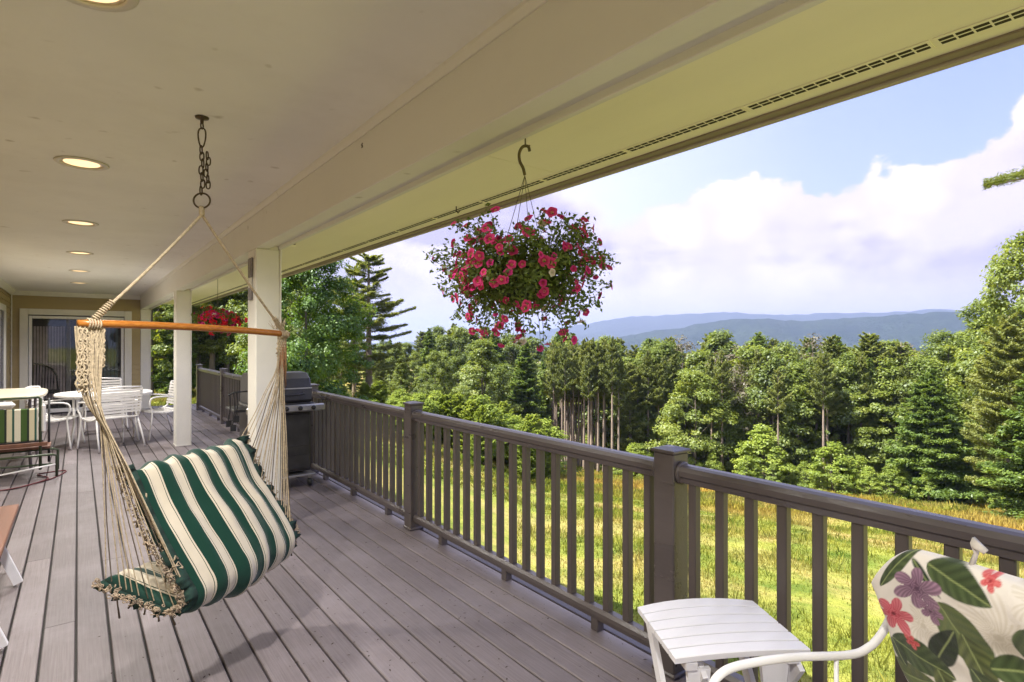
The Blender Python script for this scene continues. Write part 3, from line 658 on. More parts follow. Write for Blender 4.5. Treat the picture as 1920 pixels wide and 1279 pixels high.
# roof ------------------------------------------------------------
roof = thing('porch_roof', 'white porch ceiling with deep beam and yellowish eave running along the deck', 'porch roof')
MB().box(-1.3, BX0+.05, Y0, Y1, CEIL, CEIL+.03).build('ceiling_panel', M['ceiling'], roof)
mb = MB().box(BX0, 1.192, Y0, Y1, BZ, CEIL+.01, bev=.004); mb.build('beam', M['beam'], roof)
MB().box(1.193, BX1-.001, Y0, Y1, BZ+.030, CEIL+.008).build('beam_plate', M['beam'], roof)
MB().prism([(BX0-.001, CEIL+.001), (BX0-.001, CEIL-.035), (BX0-.008, CEIL-.035), (BX0-.022, CEIL-.012), (BX0-.024, CEIL+.001)][::-1], Y0, Y1).build('ceiling_moulding', M['beam'], roof)
MB().box(BX1-.006, BX1+.020, Y0, Y1, BZ+.004, SOF+.02, bev=.003).build('outer_beam_trim', M['beam'], roof)
y = Y0
while y < Y1:     # eave boards with fine joints
    MB().box(BX1+.018, 2.19, y, min(y+2.436, Y1), SOF, SOF+.012).build('soffit_panel', M['soffit'], roof); y += 2.44
# vented strip: a light channel with two rows of slots, in segments
y = Y0+.13; k = 0
while y < Y1-.6:
    MB().box(2.045, 2.115, y, y+.60, SOF-.0035, SOF-.0005).build('vent_strip', M['soffit'], roof)
    m_ = MB()
    for i in range(14):
        for xx in (2.058, 2.084): m_.box(xx, xx+.017, y+.008+i*.0421, y+.008+i*.0421+.036, SOF-.0042, SOF-.003)
    m_.build('vent_slots', M['vent'], roof); y += .612
MB().box(2.186, 2.232, Y0, Y1, 2.372, 2.43).build('fascia_backing', mat('grey_brown_fascia', (.26, .21, .17), .6, .1, 5), roof)
MB().box(2.234, 2.272, Y0, Y1, 2.362, 2.56, bev=.004).build('fascia_board', mat('taupe_fascia', (.42, .36, .31), .55, .08, 5), roof)
MB().box(2.262, 2.285, Y0, Y1, 2.50, 2.575).build('drip_edge', M['grey_metal'], roof)
MB().prism([(-1.5, 2.54), (2.28, 2.577), (2.28, 2.60), (-1.5, 3.6)], Y0-.3, Y1+.05).build('roof_slab', M['dark'], roof)
# tiny hook screwed beside the vent, wasp nest speck on the beam
MB().tube([(2.02, 3.25, SOF), (2.02, 3.25, SOF-.03), (2.035, 3.25, SOF-.042), (2.045, 3.25, SOF-.03)], .004, 5).build('cup_hook', M['vent'], roof)
m_ = MB()
for i in range(6): m_.box(*(lambda a, b, c, s: (a-s, a+s, b-s, b+s, c-s, c+s))(BX0-.002, 2.62+rg.uniform(-.02, .02), 2.42+rg.uniform(-.014, .014), .002))
m_.build('wasp_mark', M['bark'], roof)

# columns ---------------------------------------------------------
def column(y, label, yd=.26, bottom=0.0):
    o = thing('porch_column', label, 'column', (BX0, y, 0), 0, 'square white porch columns')
    w = BX1-BX0
    MB().box(0, w, 0, yd, bottom+.002, BZ-.001, bev=.006).build('shaft', M['trim'], o)
    MB().box(.100, w-.008, .003, yd-.003, BZ-.0005, BZ+.029).build('top_block', M['trim'], o)
    MB().box(w+.0005, w+.014, -.004, yd+.004, .004, BZ+.003, bev=.002).build('outer_casing', M['trim'], o)
    MB().box(-.004, w+.017, -.006, yd+.006, .001, .012).build('base_shoe', M['trim'], o)
    return o
column(4.70, 'front white square porch column with grey thermometer, right of the hammock chair')
column(9.20, 'second white square column, in the middle distance behind the spreader bar')
column(14.93, 'farthest white square column at the corner of the tan house wall')
t = thing('thermometer', 'narrow grey thermometer strip on the inner face of the front column', 'thermometer', (BX0-.002, 4.83, 0))
MB().box(-.016, 0, -.05, .05, 1.98, 2.135, bev=.005).build('upper_case', M['grey_metal'], t)
MB().box(-.016, 0, -.045, .045, 1.80, 1.90, bev=.005).build('lower_case', M['grey_metal'], t)
MB().box(-.008, -.002, -.03, .03, 1.895, 1.985).build('scale_strip', M['trim'], t)
t = thing('eave_lamp', 'small beige box fitting under the eave at the top of the front column', 'eave fitting', (1.36, 4.78, 2.25), radians(20))
MB().box(-.055, .055, -.035, .035, 0, .125, bev=.01).build('housing', M['soffit'], t)
MB().box(-.042, .042, -.0385, -.0355, .012, .11).build('cover_plate', M['grey_metal'], t)

# house -----------------------------------------------------------
house = thing('house', 'tan clapboard house walls with white trim closing the left and far ends of the porch', 'house')
MB().box(WX-.20, WX-.02, Y0, WALLY+.2, -.9, 2.52).build('wall', M['siding'], house)
m_ = MB()
m_.box(WX-.2, -.90, WALLY+.03, WALLY+.2, -.9, 2.52); m_.box(.90, BX0-.005, WALLY+.03, WALLY+.2, -.9, 2.52); m_.box(-.90, .90, WALLY+.03, WALLY+.2, 2.05, 2.52)
m_.build('wall', M['siding'], house)
z = .04; ex = .105
side_cut = (11.9, 13.75)
while z < 2.40:
    zt = min(z+ex, 2.42)
    def cb(x0, x1): MB().add([(x0, WALLY+.008, z), (x1, WALLY+.008, z), (x1, WALLY+.026, zt+.01), (x0, WALLY+.026, zt+.01), (x0, WALLY+.03, z), (x1, WALLY+.03, z)], [(0, 1, 2, 3), (5, 4, 3, 2), (0, 4, 5, 1)]).build('clapboard', M['siding'], house)
    if z < 2.08: cb(WX, -.92); cb(.92, BX0-.004)
    else: cb(WX, BX0-.004)
    for a, b in (((Y0, side_cut[0]), (side_cut[1], WALLY)) if z < 2.05 else ((Y0, WALLY),)):
        MB().add([(WX+.002, a, z), (WX+.002, b, z), (WX-.016, b, zt+.01), (WX-.016, a, zt+.01), (WX-.02, a, z), (WX-.02, b, z)], [(1, 0, 3, 2), (4, 5, 2, 3), (0, 1, 5, 4)]).build('clapboard', M['siding'], house)
    z += ex
MB().box(WX+.003, WX+.022, WALLY-.016, WALLY+.004, .01, 2.42).build('corner_board', M['trim'], house)
def crown(pts, name): pass
MB().prism([(WX, 2.41), (WX+.016, 2.41), (WX+.075, 2.475), (WX+.08, 2.499), (WX, 2.499)], Y0, WALLY-.08).build('crown_moulding', M['trim'], house)
m_ = MB(); yy = WALLY
m_.add([(WX+.001, yy-.0, 2.41), (WX+.001, yy-.016, 2.41), (WX+.001, yy-.075, 2.475), (WX+.001, yy-.08, 2.498), (WX+.001, yy, 2.498),
        (BX0-.003, yy-.0, 2.41), (BX0-.003, yy-.016, 2.41), (BX0-.003, yy-.075, 2.475), (BX0-.003, yy-.08, 2.498), (BX0-.003, yy, 2.498)],
       [(0, 1, 6, 5), (1, 2, 7, 6), (2, 3, 8, 7), (3, 4, 9, 8), (4, 3, 2, 1, 0), (5, 6, 7, 8, 9)])
m_.build('crown_moulding', M['trim'], house)
# sliding glass door
glass, gt, gb, _o = mat_new('door_glass'); gt.nodes.remove(gb); _t = gt.nodes.new('ShaderNodeBsdfTransparent'); _g = gt.nodes.new('ShaderNodeBsdfGlossy'); _g.inputs['Roughness'].default_value = .03; _t.inputs[0].default_value = (.85, .88, .88, 1)
_f = gt.nodes.new('ShaderNodeFresnel'); _m = gt.nodes.new('ShaderNodeMixShader'); gt.links.new(_f.outputs[0], _m.inputs[0]); gt.links.new(_t.outputs[0], _m.inputs[1]); gt.links.new(_g.outputs[0], _m.inputs[2]); gt.links.new(_m.outputs[0], _o.inputs[0])
door = MB()
for a, b, c, d in ((-.93, -.80, .0, 2.15), (.80, .93, .0, 2.15), (-.80, .80, 2.02, 2.15)): door.box(a, b, WALLY-.016, WALLY+.10, c+.012, d, bev=.004)
door = door.build('sliding_door', M['trim'], house)
for a, b, c, d in ((-.79, -.74, .03, 2.01), (.74, .79, .03, 2.01), (-.735, .735, 1.955, 2.01), (-.735, .735, .03, .11)):
    MB().box(a, b, WALLY+.012, WALLY+.07, c, d, bev=.003).build('frame', M['white_metal'], door)
MB().box(-.03, .025, WALLY+.005, WALLY+.05, .11, 1.955, bev=.003).build('meeting_stile', M['white_metal'], door)
MB().box(-.20, -.135, WALLY+.045, WALLY+.07, .11, 1.955, bev=.003).build('screen_stile', M['grey_metal'], door)
for a, b, y in ((-.735, -.03, WALLY+.04), (.025, .735, WALLY+.025)): MB().box(a, b, y, y+.006, .11, 1.955).build('glass_pane', glass, door)
# doorway in the side wall
sdoor = MB().box(WX-.018, WX+.022, 11.9, 12.02, .012, 2.14, bev=.003).box(WX-.018, WX+.022, 13.63, 13.75, .012, 2.14, bev=.003).box(WX-.018, WX+.022, 12.02, 13.63, 2.03, 2.14, bev=.003).box(WX-.018, WX+.012, 12.78, 12.86, .012, 2.03, bev=.003).build('side_door', M['trim'], house)
navy = mat('navy_door_panel', (.012, .014, .045), .25)
MB().box(WX-.019, WX-.002, 12.86, 13.63, .03, 2.03).build('dark_panel', navy, sdoor)
MB().box(WX-.019, WX-.002, 12.02, 12.78, .03, 2.03).build('dark_panel', M['siding'], sdoor)
# the dark room behind the glass, with vertical blinds
room = mat('dim_room', (.09, .075, .07), .9)
m_ = MB(); m_.box(-1.5, 1.0, 18.9, 19.0, -.9, 2.5); m_.box(-1.6, -1.5, WALLY+.21, 19, -.9, 2.5); m_.box(1.0, 1.06, WALLY+.21, 19, -.9, 2.5); m_.box(-1.5, 1.0, WALLY+.21, 18.9, 2.45, 2.5); m_.box(-1.5, 1.0, WALLY+.21, 18.9, -.02, .01)
m_.build('room_shell', room, house)
blind = mat('mauve_blind', (.66, .50, .53), .7, .2, 8)
for i in range(13):
    MB().box(-.72+i*.047, -.685+i*.047, WALLY+.16+.006*(i % 2), WALLY+.164+.006*(i % 2), .30, 1.80).build('blind_slat', blind, house)
for i in range(6): MB().box(.30+i*.068, .355+i*.068, WALLY+.16+.006*(i % 2), WALLY+.164+.006*(i % 2), .12, 1.9).build('blind_slat', mat('teal_drape', (.10, .14, .15), .8) if i == 0 else bpy.data.materials['teal_drape'], house)
ch = thing('wicker_chair', 'dark curved chair seen inside through the left glass pane', 'chair', (-.45, WALLY+.115, 0))
MB().tube([(-.30, 0, 1.00), (-.26, 0, 1.04), (-.12, 0, 1.02), (.02, 0, .93), (.10, 0, .78), (.12, 0, .5), (.10, 0, .03)], .018, 6).build('back_rim', M['black'], ch)
for i in range(8): MB().tube([(-.28+i*.045, .01, .50), (-.26+i*.045, .01, 1.02-.012*i*i/4)], .006, 5).build('spindle', M['black'], ch)
MB().box(-.3, .14, -.02, .03, .42, .50).build('seat', M['black'], ch); MB().box(-.3, -.27, -.01, .02, .01, .5).build('leg', M['black'], ch)

# recessed lights --------------------------------------------------
lens, lt, lb, _o = mat_new('lit_lamp'); lb.inputs['Emission Color'].default_value = (1, .66, .34, 1); lb.inputs['Emission Strength'].default_value = .42; lb.inputs['Base Color'].default_value = (.8, .7, .5, 1)
refl = mat('lamp_reflector', (.75, .62, .42), .3, .05, 5)
gold = mat('lamp_trim_ring', (.60, .56, .48), .35, .08, 9)
where = ['cut by the top edge of the view', 'largest whole one, left of the swing chain', 'third one along, left of the swing rope', 'fourth one along above the glass door', 'fifth one along, nearly edge on', 'last one before the end wall', 'added out of view, second behind the camera', 'added out of view, straight above the camera']
for i in (0, 1, 2, 3, 4, 5, -1, -2):  # last pair is unseen, added along the row to brighten the porch
    y = 2.05*(i+1); o = thing('recessed_light', 'round lit recessed ceiling light, '+where[i], 'ceiling light', (.015, y, CEIL), 0, 'recessed lights along the porch ceiling')
    MB().lathe([(.100, -.001), (.128, -.001), (.130, -.004), (.124, -.009), (.104, -.010), (.098, -.006), (.100, -.001)], n=40, cap=False).build('trim_ring', gold, o, True)
    MB().lathe([(.100, -.002), (.09, -.0022), (.0865, -.0024)], n=36, cap=False).build('reflector', refl, o, True)
    MB().lathe([(.001, -.0052), (.05, -.0050), (.080, -.0034), (.0875, -.0022)], n=36, cap=False).build('lens', lens, o, True)
    ld = bpy.data.lights.new('lamp_light', 'SPOT'); lo = bpy.data.objects.new('lamp_light', ld); S.collection.objects.link(lo)
    ld.energy = 70; ld.color = (1, .96, .90); ld.spot_size = radians(150); ld.spot_blend = .9; ld.shadow_soft_size = .07
    lo.location = (0, 0, -.03); lo.parent = o

# railing ----------------------------------------------------------
rail = thing('deck_railing', 'long brown composite railing with square balusters along the outer deck edge', 'railing', (2.10, 0, 0))
RZ0, RZ1 = .855, .93
posts = [1.572-2.44, 1.572, 4.012, 6.452, 8.892, 11.332, 13.95]
def rail_profile(y0, y1, top=True):
    if top: prof = [(-.030, RZ0), (.030, RZ0), (.034, RZ0+.022), (.042, RZ0+.030), (.044, RZ0+.052), (.034, RZ1-.006), (.016, RZ1), (-.016, RZ1), (-.034, RZ1-.006), (-.044, RZ0+.052), (-.042, RZ0+.030), (-.034, RZ0+.022)]
    else: prof = [(-.026, .066), (.026, .066), (.032, .088), (.032, .108), (.018, .124), (-.018, .124), (-.032, .108), (-.032, .088)]
    return MB().prism(prof[::-1], y0, y1)
bal = MB().box(-.0195, .0195, -.0195, .0195, .1225, RZ0+.001, bev=.004).mesh('baluster', M['baluster'])
foot = MB().box(-.024, .024, -.024, .024, .001, .067, bev=.003).mesh('foot_block', M['rail'])
def post(y):
    p_ = MB().box(-.054, .054, y-.054, y+.054, .002, .975, bev=.005).build('post', M['rail'], rail)
    m_ = MB().box(-.064, .064, y-.064, y+.064, .9755, .990, bev=.004); m_.add([(-.060, y-.060, .9895), (.060, y-.060, .9895), (.060, y+.060, .9895), (-.060, y+.060, .9895), (-.02, y-.02, 1.0), (.02, y-.02, 1.0), (.02, y+.02, 1.0), (-.02, y+.02, 1.0)], [(0, 1, 5, 4), (1, 2, 6, 5), (2, 3, 7, 6), (3, 0, 4, 7), (4, 5, 6, 7)])
    m_.build('cap', M['rail'], p_)
    MB().box(-.062, .062, y-.062, y+.062, .0015, .022, bev=.006).build('base_skirt', M['rail'], p_)
    for sgn in (-1, 1):
        c_ = MB().lathe([(.046, 0), (.050, .004), (.050, .014), (.044, .018)], n=14); c_.v = [(x_, y+sgn*(.0545+z_), RZ0+.036+y_) for x_, y_, z_ in c_.v]; c_.build('rail_socket', M['rail'], p_, True)
for i, y in enumerate(posts):
    post(y)
    if i+1 < len(posts):
        a, b = y+.056, posts[i+1]-.056
        tr_ = rail_profile(a, b).build('top_rail', M['rail'], rail); rail_profile(a, b, False).build('bottom_rail', M['rail'], rail)
        n = round((b-a)/.1265); st = (b-a)/n
        for k in range(n):
            o = link(bal, 'baluster', rail); o.location = (0, a+st*(k+.5)+.0, 0); o.rotation_euler.z = random.uniform(-.02, .02)
        for k in range(3):
            o = link(foot, 'foot_block', rail); o.location = (0, a+(b-a)*(.17+.33*k), 0)

# grill ------------------------------------------------------------
g = thing('gas_grill', 'charcoal gas grill with closed lid standing against the railing', 'grill', (1.60, 6.05, 0), 0)
MB().box(-.29, .29, -.20, .24, .16, .80, bev=.006).build('cabinet', M['grill'], g)
dr = MB().box(-.275, .275, -.224, -.203, .19, .745, bev=.006).build('door_panel', M['grill'], g)
MB().tube([(-.02, -.226, .69), (-.02, -.25, .68), (-.02, -.25, .50), (-.02, -.226, .49)], .007, 6).build('handle', M['grill_metal'], dr)
for zz in (.33, .42): MB().box(-.25, .25, -.2265, -.2245, zz, zz+.006).build('crease', M['black'], dr)
MB().box(-.33, .33, -.25, .27, .115, .135, bev=.004).build('base_shelf', M['grill_metal'], g)
for sx in (-.28, .28):
    for yy in (-.2, .22):
        w = MB().lathe([(.036, -.016), (.042, -.012), (.042, .012), (.036, .016)], n=16); w.v = [(sx+z_*1.0, yy+x_, .044+y_) for x_, y_, z_ in w.v]; w.build('caster_wheel', M['black'], g, True)
        MB().box(sx-.010, sx+.010, yy-.012, yy+.012, .085, .116).build('caster_fork', M['grill_metal'], g)
MB().box(-.31, .31, -.26, .26, .80, .86, bev=.012).build('firebox', M['grill'], g)
pf = [(-.24, .865), (-.26, .89), (-.25, 1.0), (-.20, 1.10), (-.10, 1.155), (.12, 1.16), (.22, 1.10), (.24, .865)]
ml = MB(); nf = len(pf)
ml.v = [(x_, y_, z_) for x_ in (-.285, -.275, .275, .285) for y_, z_ in [((q[0]*(.97 if abs(x_) > .28 else 1)), .865+(q[1]-.865)*(.97 if abs(x_) > .28 else 1)) for q in pf]]
ml.f = [tuple(range(nf))[::-1], tuple(3*nf+k for k in range(nf))]+[(i*nf+k, i*nf+(k+1) % nf, (i+1)*nf+(k+1) % nf, (i+1)*nf+k) for i in range(3) for k in range(nf)]
lid = ml.build('lid', M['grill'], g)
MB().tube([(-.20, -.262, .955), (-.19, -.30, .95), (-.12, -.305, .945), (.12, -.305, .945), (.19, -.30, .95), (.20, -.262, .955)], .012, 8).build('lid_handle', M['black'], lid, True)
MB().box(-.283, .283, -.2665, -.2535, 1.0, 1.010).build('lid_seam', M['grill_metal'], lid)
MB().box(-.34, .40, -.315, -.262, .775, .845, bev=.012).build('control_panel', M['grill_metal'], g)
for i in range(5):
    k_ = MB().lathe([(.021, 0), (.023, .012), (.016, .026)], n=14); k_.v = [(-.24+i*.13+x_, -.3155-z_, .812+y_) for x_, y_, z_ in k_.v]; k_.build('knob', M['black'], g, True)
MB().box(.33, .41, -.26, .20, .80, .825, bev=.006).build('side_shelf', M['black'], g)
MB().box(-.43, -.33, -.24, .18, .80, .825, bev=.006).build('side_shelf', M['black'], g)
t = thing('grill_tools', 'dark grill tools hanging from the left side shelf of the grill', 'grill tools', (1.16, 5.80, .0))
for i, (a, b) in enumerate(((0, .30), (.03, .22), (-.03, .26))):
    MB().tube([(a, i*.02, .99), (a+.01, i*.02, .99-b*.5), (a-.01, i*.02, .99-b)], .006, 6).build('tool_shaft', M['black'], t); MB().box(a-.03, a+.02, i*.02-.005, i*.02+.005, .99-b-.06, .99-b).build('tool_head', M['black'], t)
MB().tube([(-.05, .0, .97), (0, 0, .995), (.2, .1, .995)], .008, 6).build('rack_bar', M['black'], t)
t = thing('drying_cloth', 'small dark hose and regulator looped down in front of the grill door', 'hose', (1.50, 5.79, 0))
MB().tube(catmull([(0, 0, .79), (.01, -.02, .70), (-.03, -.02, .62), (.0, -.03, .50), (-.05, -.02, .42), (-.09, -.02, .46), (-.06, -.03, .52)], 6), .007, 6).build('hose', M['black'], t, True)
for p_ in ((-.03, -.03, .62), (-.035, -.035, .56), (.01, -.03, .49), (-.07, -.03, .44)): MB().lathe([(.001, -.014), (.012, -.008), (.012, .008), (.001, .014)], p_, 8).build('fitting', M['grill_metal'], t, True)
t.name = 'gas_hose'
# ================================================================== hammock chair
def stripe_mat():
    m, t, b, _ = mat_new('green_cream_striped_canvas')
    uv = t.nodes.new('ShaderNodeUVMap'); s_ = t.nodes.new('ShaderNodeSeparateXYZ'); t.links.new(uv.outputs[0], s_.inputs[0])
    wob = noise_tex(t, uv.outputs[0], 3, 2, .5)
    u = mth(t, 'FRACT', mth(t, 'ADD', mth(t, 'MULTIPLY', s_.outputs[0], 6.3), mth(t, 'MULTIPLY', mth(t, 'SUBTRACT', wob, .5), .08)))
    G, Cc = (.0018, .034, .022), (.56, .50, .40)
    c = ramp(t, u, [(0, G), (.40, Cc), (.455, G), (.48, Cc), (.86, G), (.885, Cc), (.95, G)], 'CONSTANT')
    edge = mth(t, 'GREATER_THAN', mth(t, 'ABSOLUTE', mth(t, 'SUBTRACT', s_.outputs[0], .5)), .478)
    edg2 = mth(t, 'LESS_THAN', s_.outputs[1], .022)
    c = mixc(t, mth(t, 'MAXIMUM', edge, edg2), c, (.006, .035, .026))
    g = t.nodes.new('ShaderNodeNewGeometry'); nz = noise_tex(t, g.outputs['Position'], 14, 5, .6); wv = noise_tex(t, g.outputs['Position'], 420, 2, .5)
    c = mixc(t, 1.0, c, mixc(t, nz, (.82, .82, .82), (1.1, 1.08, 1.04)), 'MULTIPLY')
    t.links.new(c, b.inputs['Base Color']); b.inputs['Roughness'].default_value = .85; b.inputs['Sheen Weight'].default_value = .25
    b.inputs['Specular IOR Level'].default_value = .2
    bump(t, b, mth(t, 'ADD', mth(t, 'MULTIPLY', nz, 4), wv), .35, .003); return m
M['stripe'] = stripe_mat(); M['green_cloth'] = mat('dark_green_canvas', (.010, .035, .026), .9, .3, 30, bmp=.4, bscale=200)
hook = P(378, 222, 2.60); hook.z = CEIL
ham = thing('hammock_chair', 'green and cream striped hammock chair hanging on cords from a wooden spreader bar', 'hammock chair', (hook.x, hook.y, hook.z))
def HB(m_, name, mat_, parent=ham, smooth=True):
    m_.v = [tuple(Vector(v)-ham.location) for v in m_.v]; return m_.build(name, mat_, parent, smooth)
rows = [((-1.635, 2.39, .935), (-1.425, 2.96, .965)), ((-1.60, 2.385, .87), (-1.39, 2.97, .88)), ((-1.538, 2.38, .730), (-1.337, 2.97, .745)), ((-1.455, 2.36, .600), (-1.255, 2.97, .625)),
        ((-1.375, 2.35, .475), (-1.175, 2.96, .505)), ((-1.335, 2.34, .405), (-1.150, 2.95, .440)), ((-1.385, 2.335, .365), (-1.19, 2.94, .39)), ((-1.50, 2.33, .400), (-1.31, 2.92, .40)), ((-1.59, 2.32, .445), (-1.42, 2.90, .43)), ((-1.665, 2.31, .495), (-1.50, 2.88, .48))]
Lc = catmull([L3(*a) for a, b in rows], 9); Rc = catmull([L3(*b) for a, b in rows], 9); NV = len(Lc); NU = 68
up0 = []
mid = []
for j in range(NV):
    row = []
    for i in range(NU):
        u = i/(NU-1); p = Lc[j].lerp(Rc[j], u); row.append(p)
    mid.append(row)
def sl_normal(j):
    t1 = (Lc[min(j+1, NV-1)]-Lc[max(j-1, 0)]).lerp(Rc[min(j+1, NV-1)]-Rc[max(j-1, 0)], .5).normalized(); w_ = (Rc[j]-Lc[j]).normalized()
    return t1.cross(w_).normalized()
nrm = [sl_normal(j) for j in range(NV)]
if nrm[20].dot(RIGHT) < 0: nrm = [-n_ for n_ in nrm]        # outward = away from the sitter
def sling_pt(j, i, side):
    u = i/(NU-1); v = j/(NV-1); p = mid[j][i]; n_ = nrm[j]
    sag = .050*(4*u*(1-u))**.8*(.35+.65*sin(pi*min(1, v*1.25+.05))**1)
    ph = u*5.6
    pk = .008*sin(2*pi*ph)+.016*mnoise.noise(Vector((u*7, v*3.4, 1.3)))+.010*mnoise.noise(Vector((u*15, v*6, 4)))+.004*mnoise.noise(Vector((u*34, v*14, 6)))+.016*mnoise.noise(Vector((u*3.0, v*2.6, 7.7)))
    pk *= min(1, u*10)*min(1, (1-u)*10)
    e = min(1, u*9, (1-u)*9, v*14, (1-v)*14)**.5
    th = .036*e+.003
    edge_drop = Vector((0, 0, -1))*(.022*(sin(u*pi*5.6+.4)**2)*max(0, 1-v*9)+.018*mnoise.noise(Vector((u*5, 0, 3)))*max(0, 1-v*9))
    return p+n_*(sag+pk+(th if side else -th))+edge_drop
vs_, fs = [], []
for side in (1, 0):
    for j in range(NV):
        for i in range(NU): vs_.append(sling_pt(j, i, side))
q = NV*NU
for j in range(NV-1):
    for i in range(NU-1):
        a = j*NU+i; fs.append((a, a+1, a+NU+1, a+NU)); fs.append((q+a, q+a+NU, q+a+NU+1, q+a+1))
for j in range(NV-1):
    for i in (0, NU-1):
        a = j*NU+i; f = (a, a+NU, q+a+NU, q+a); fs.append(f if i == 0 else f[::-1])
for i in range(NU-1):
    for j in (0, NV-1):
        a = j*NU+i; f = (a, q+a, q+a+1, a+1); fs.append(f if j == 0 else f[::-1])
mb = MB(); mb.add(vs_, fs); uvs = [(i/(NU-1), j/(NV-1)) for _ in (0, 1) for j in range(NV) for i in range(NU)]
cush = HB(mb, 'striped_cushion', M['stripe']); cm = cush.data; ul = cm.uv_layers.new(name='UVMap')
for lp in cm.loops: ul.data[lp.index].uv = uvs[lp.vertex_index]
M['fringe'] = mat('soiled_cotton_fringe', (.36, .28, .20), .9, .6, 45, bmp=.5, bscale=300)
# dark green side flaps with cord loops and knots
rg = random.Random(11)
for side, C_, sg in (('left', Lc, -1), ('right', Rc, 1)):
    m_ = MB(); pts = []
    w_ = (Rc[0]-Lc[0]).normalized()*sg; vv = []
    for j in range(NV):
        wob = .010*sin(j*.9)+.006*sin(j*2.3)
        b0 = C_[j]+nrm[j]*.012; vv += [b0-w_*.018+nrm[j]*.016, b0+w_*(.030+wob)+nrm[j]*(.004+wob*.8), b0-w_*.018-nrm[j]*.016]
    m_.add(vv, [(3*j+k, 3*j+k+1, 3*j+k+4, 3*j+k+3) for j in range(NV-1) for k in (0, 1)]+[(3*j+2, 3*j, 3*j+3, 3*j+5) for j in range(NV-1)])
    HB(m_, 'side_flap', M['green_cloth'])
    kn = MB()
    for j in range(0, NV, 1):
        for r_ in range(3):
            c_ = C_[j]+w_*(.030+rg.uniform(-.012, .02))+nrm[j]*rg.uniform(-.012, .012)+Vector((0, 0, rg.uniform(-.008, .012))); R_ = rg.uniform(.004, .008); ax = Vector((rg.gauss(0, 1), rg.gauss(0, 1), rg.gauss(0, 1))).normalized(); bx = ax.orthogonal().normalized(); cx = ax.cross(bx)
            kn.tube([c_+bx*cos(a)*R_+cx*sin(a)*R_*1.4 for a in [k*pi/3 for k in range(6)]], .0024, 4, closed=True)
    HB(kn, 'knotted_fringe', M['fringe'])
    kn = MB()
    for j in range(2, NV, 5):
        if rg.random() < .7:
            c_ = C_[j]+w_*.03; l_ = rg.uniform(.03, .06) if j < NV-12 else rg.uniform(.05, .12); kn.tube([c_, c_+Vector((rg.uniform(-.01, .01), rg.uniform(-.01, .01), -l_*.5)), c_+Vector((rg.uniform(-.012, .012), 0, -l_))], [.003, .003, .0045], 5)
    HB(kn, 'loose_tassels', M['rope_dark'])['kind'] = 'stuff'
# spreader bar
BL, BR = P(146, 606, 2.25), P(541, 627, 3.15); ax = (BR-BL).normalized()
bp = [BL.lerp(BR, k/14)+Vector((0, 0, .010*sin(pi*k/14))) for k in range(15)]
HB(MB().tube(bp, [.0135]+[.0165]*13+[.0135], 12, flat=1.0), 'spreader_bar', M['bar'])
# hook, snap ring, chain, ring
H0 = ham.location.copy()
HB(MB().lathe([(.001, 0), (.030, -.001), (.028, -.007), (.008, -.012), (.007, -.03), (.001, -.032)], H0, 14), 'ceiling_plate', M['brass'])
def loop_pts(c, w, h, axh, n=14, tilt=0, egg=0):
    out = []
    for k in range(n):
        a = 2*pi*k/n; sx = cos(a); sz = sin(a); sgn = abs(sx)**.75*(1 if sx > 0 else -1)
        out.append(c+axh*(w*sgn*(1+egg*sz))+Vector((0, 0, h*sz)))
    return out
rt = RIGHT; ff = FWD
HB(MB().tube(loop_pts(H0+Vector((0, 0, -.040)), .010, .014, ff), .0035, 6, closed=True), 'eye_bolt', M['brass'])
HB(MB().tube(loop_pts(H0+Vector((0, 0, -.095)), .017, .044, rt, 18, egg=.28), .0035, 6, closed=True), 'snap_hook', M['brass'])
ztop = -.135; zring = EYE+(643-362)/F*2.6-H0.z-.004
k = 0; z = ztop; step = .0305
nl = int((ztop-zring)/step); step = (ztop-zring)/nl
for k in range(nl):
    HB(MB().tube(loop_pts(H0+Vector((rt*(.004*((k % 3)-1)))+Vector((0, 0, ztop-step*(k+.5)))), .0095, .0205, rt if k % 2 else ff, 12), .0033, 5, closed=True), 'chain_link', M['brass'])
for k in range(6):   # the slack end doubled back beside the chain
    HB(MB().tube(loop_pts(H0+rt*(.020+.006*sin(k*1.7))+ff*.008+Vector((0, 0, ztop-.040-.027*k)), .0092, .019, rt if k % 2 else ff, 12), .0032, 5, closed=True), 'chain_link', M['brass'])
ringc = P(379, 376, 2.6); ringc.x, ringc.y = H0.x, H0.y
HB(MB().tube([ringc+rt*cos(a)*.038+Vector((0, 0, sin(a)*.034)) for a in [k*2*pi/28 for k in range(28)]], .0042, 7, closed=True), 'steel_ring', M['brass'])
apex = ringc+Vector((0, 0, -.065))
def twisted(pts, r, name, mat_, turns=40, sub=1):
    m_ = MB()
    for ph in (0, pi):
        n = turns*6; out = []
        for k in range(n+1):
            f = k/n*(len(pts)-1); i = min(int(f), len(pts)-2); p = pts[i].lerp(pts[i+1], f-i); d = (pts[i+1]-pts[i]).normalized(); a_ = d.orthogonal().normalized(); b_ = d.cross(a_); th = 2*pi*turns*k/n+ph
            out.append(p+a_*cos(th)*r*.55+b_*sin(th)*r*.55)
        m_.tube(out, r*.62, 5)
    return HB(m_, name, mat_)
twisted([ringc+Vector((0, 0, -.030)), ringc+Vector((0, 0, -.048)), apex], .011, 'rope_neck', M['rope'], 6)
barL, barR = BL+ax*.055+Vector((0, 0, .016)), BR-ax*.035+Vector((0, 0, .014))
def sagline(a, b, s, n=8): return [a.lerp(b, k/n)+Vector((0, 0, -s*sin(pi*k/n))) for k in range(n+1)]
twisted(sagline(apex, barL, .012), .0062, 'suspension_rope', M['rope'], 46)
twisted(sagline(apex, barR, .010), .0062, 'suspension_rope', M['rope'], 46)
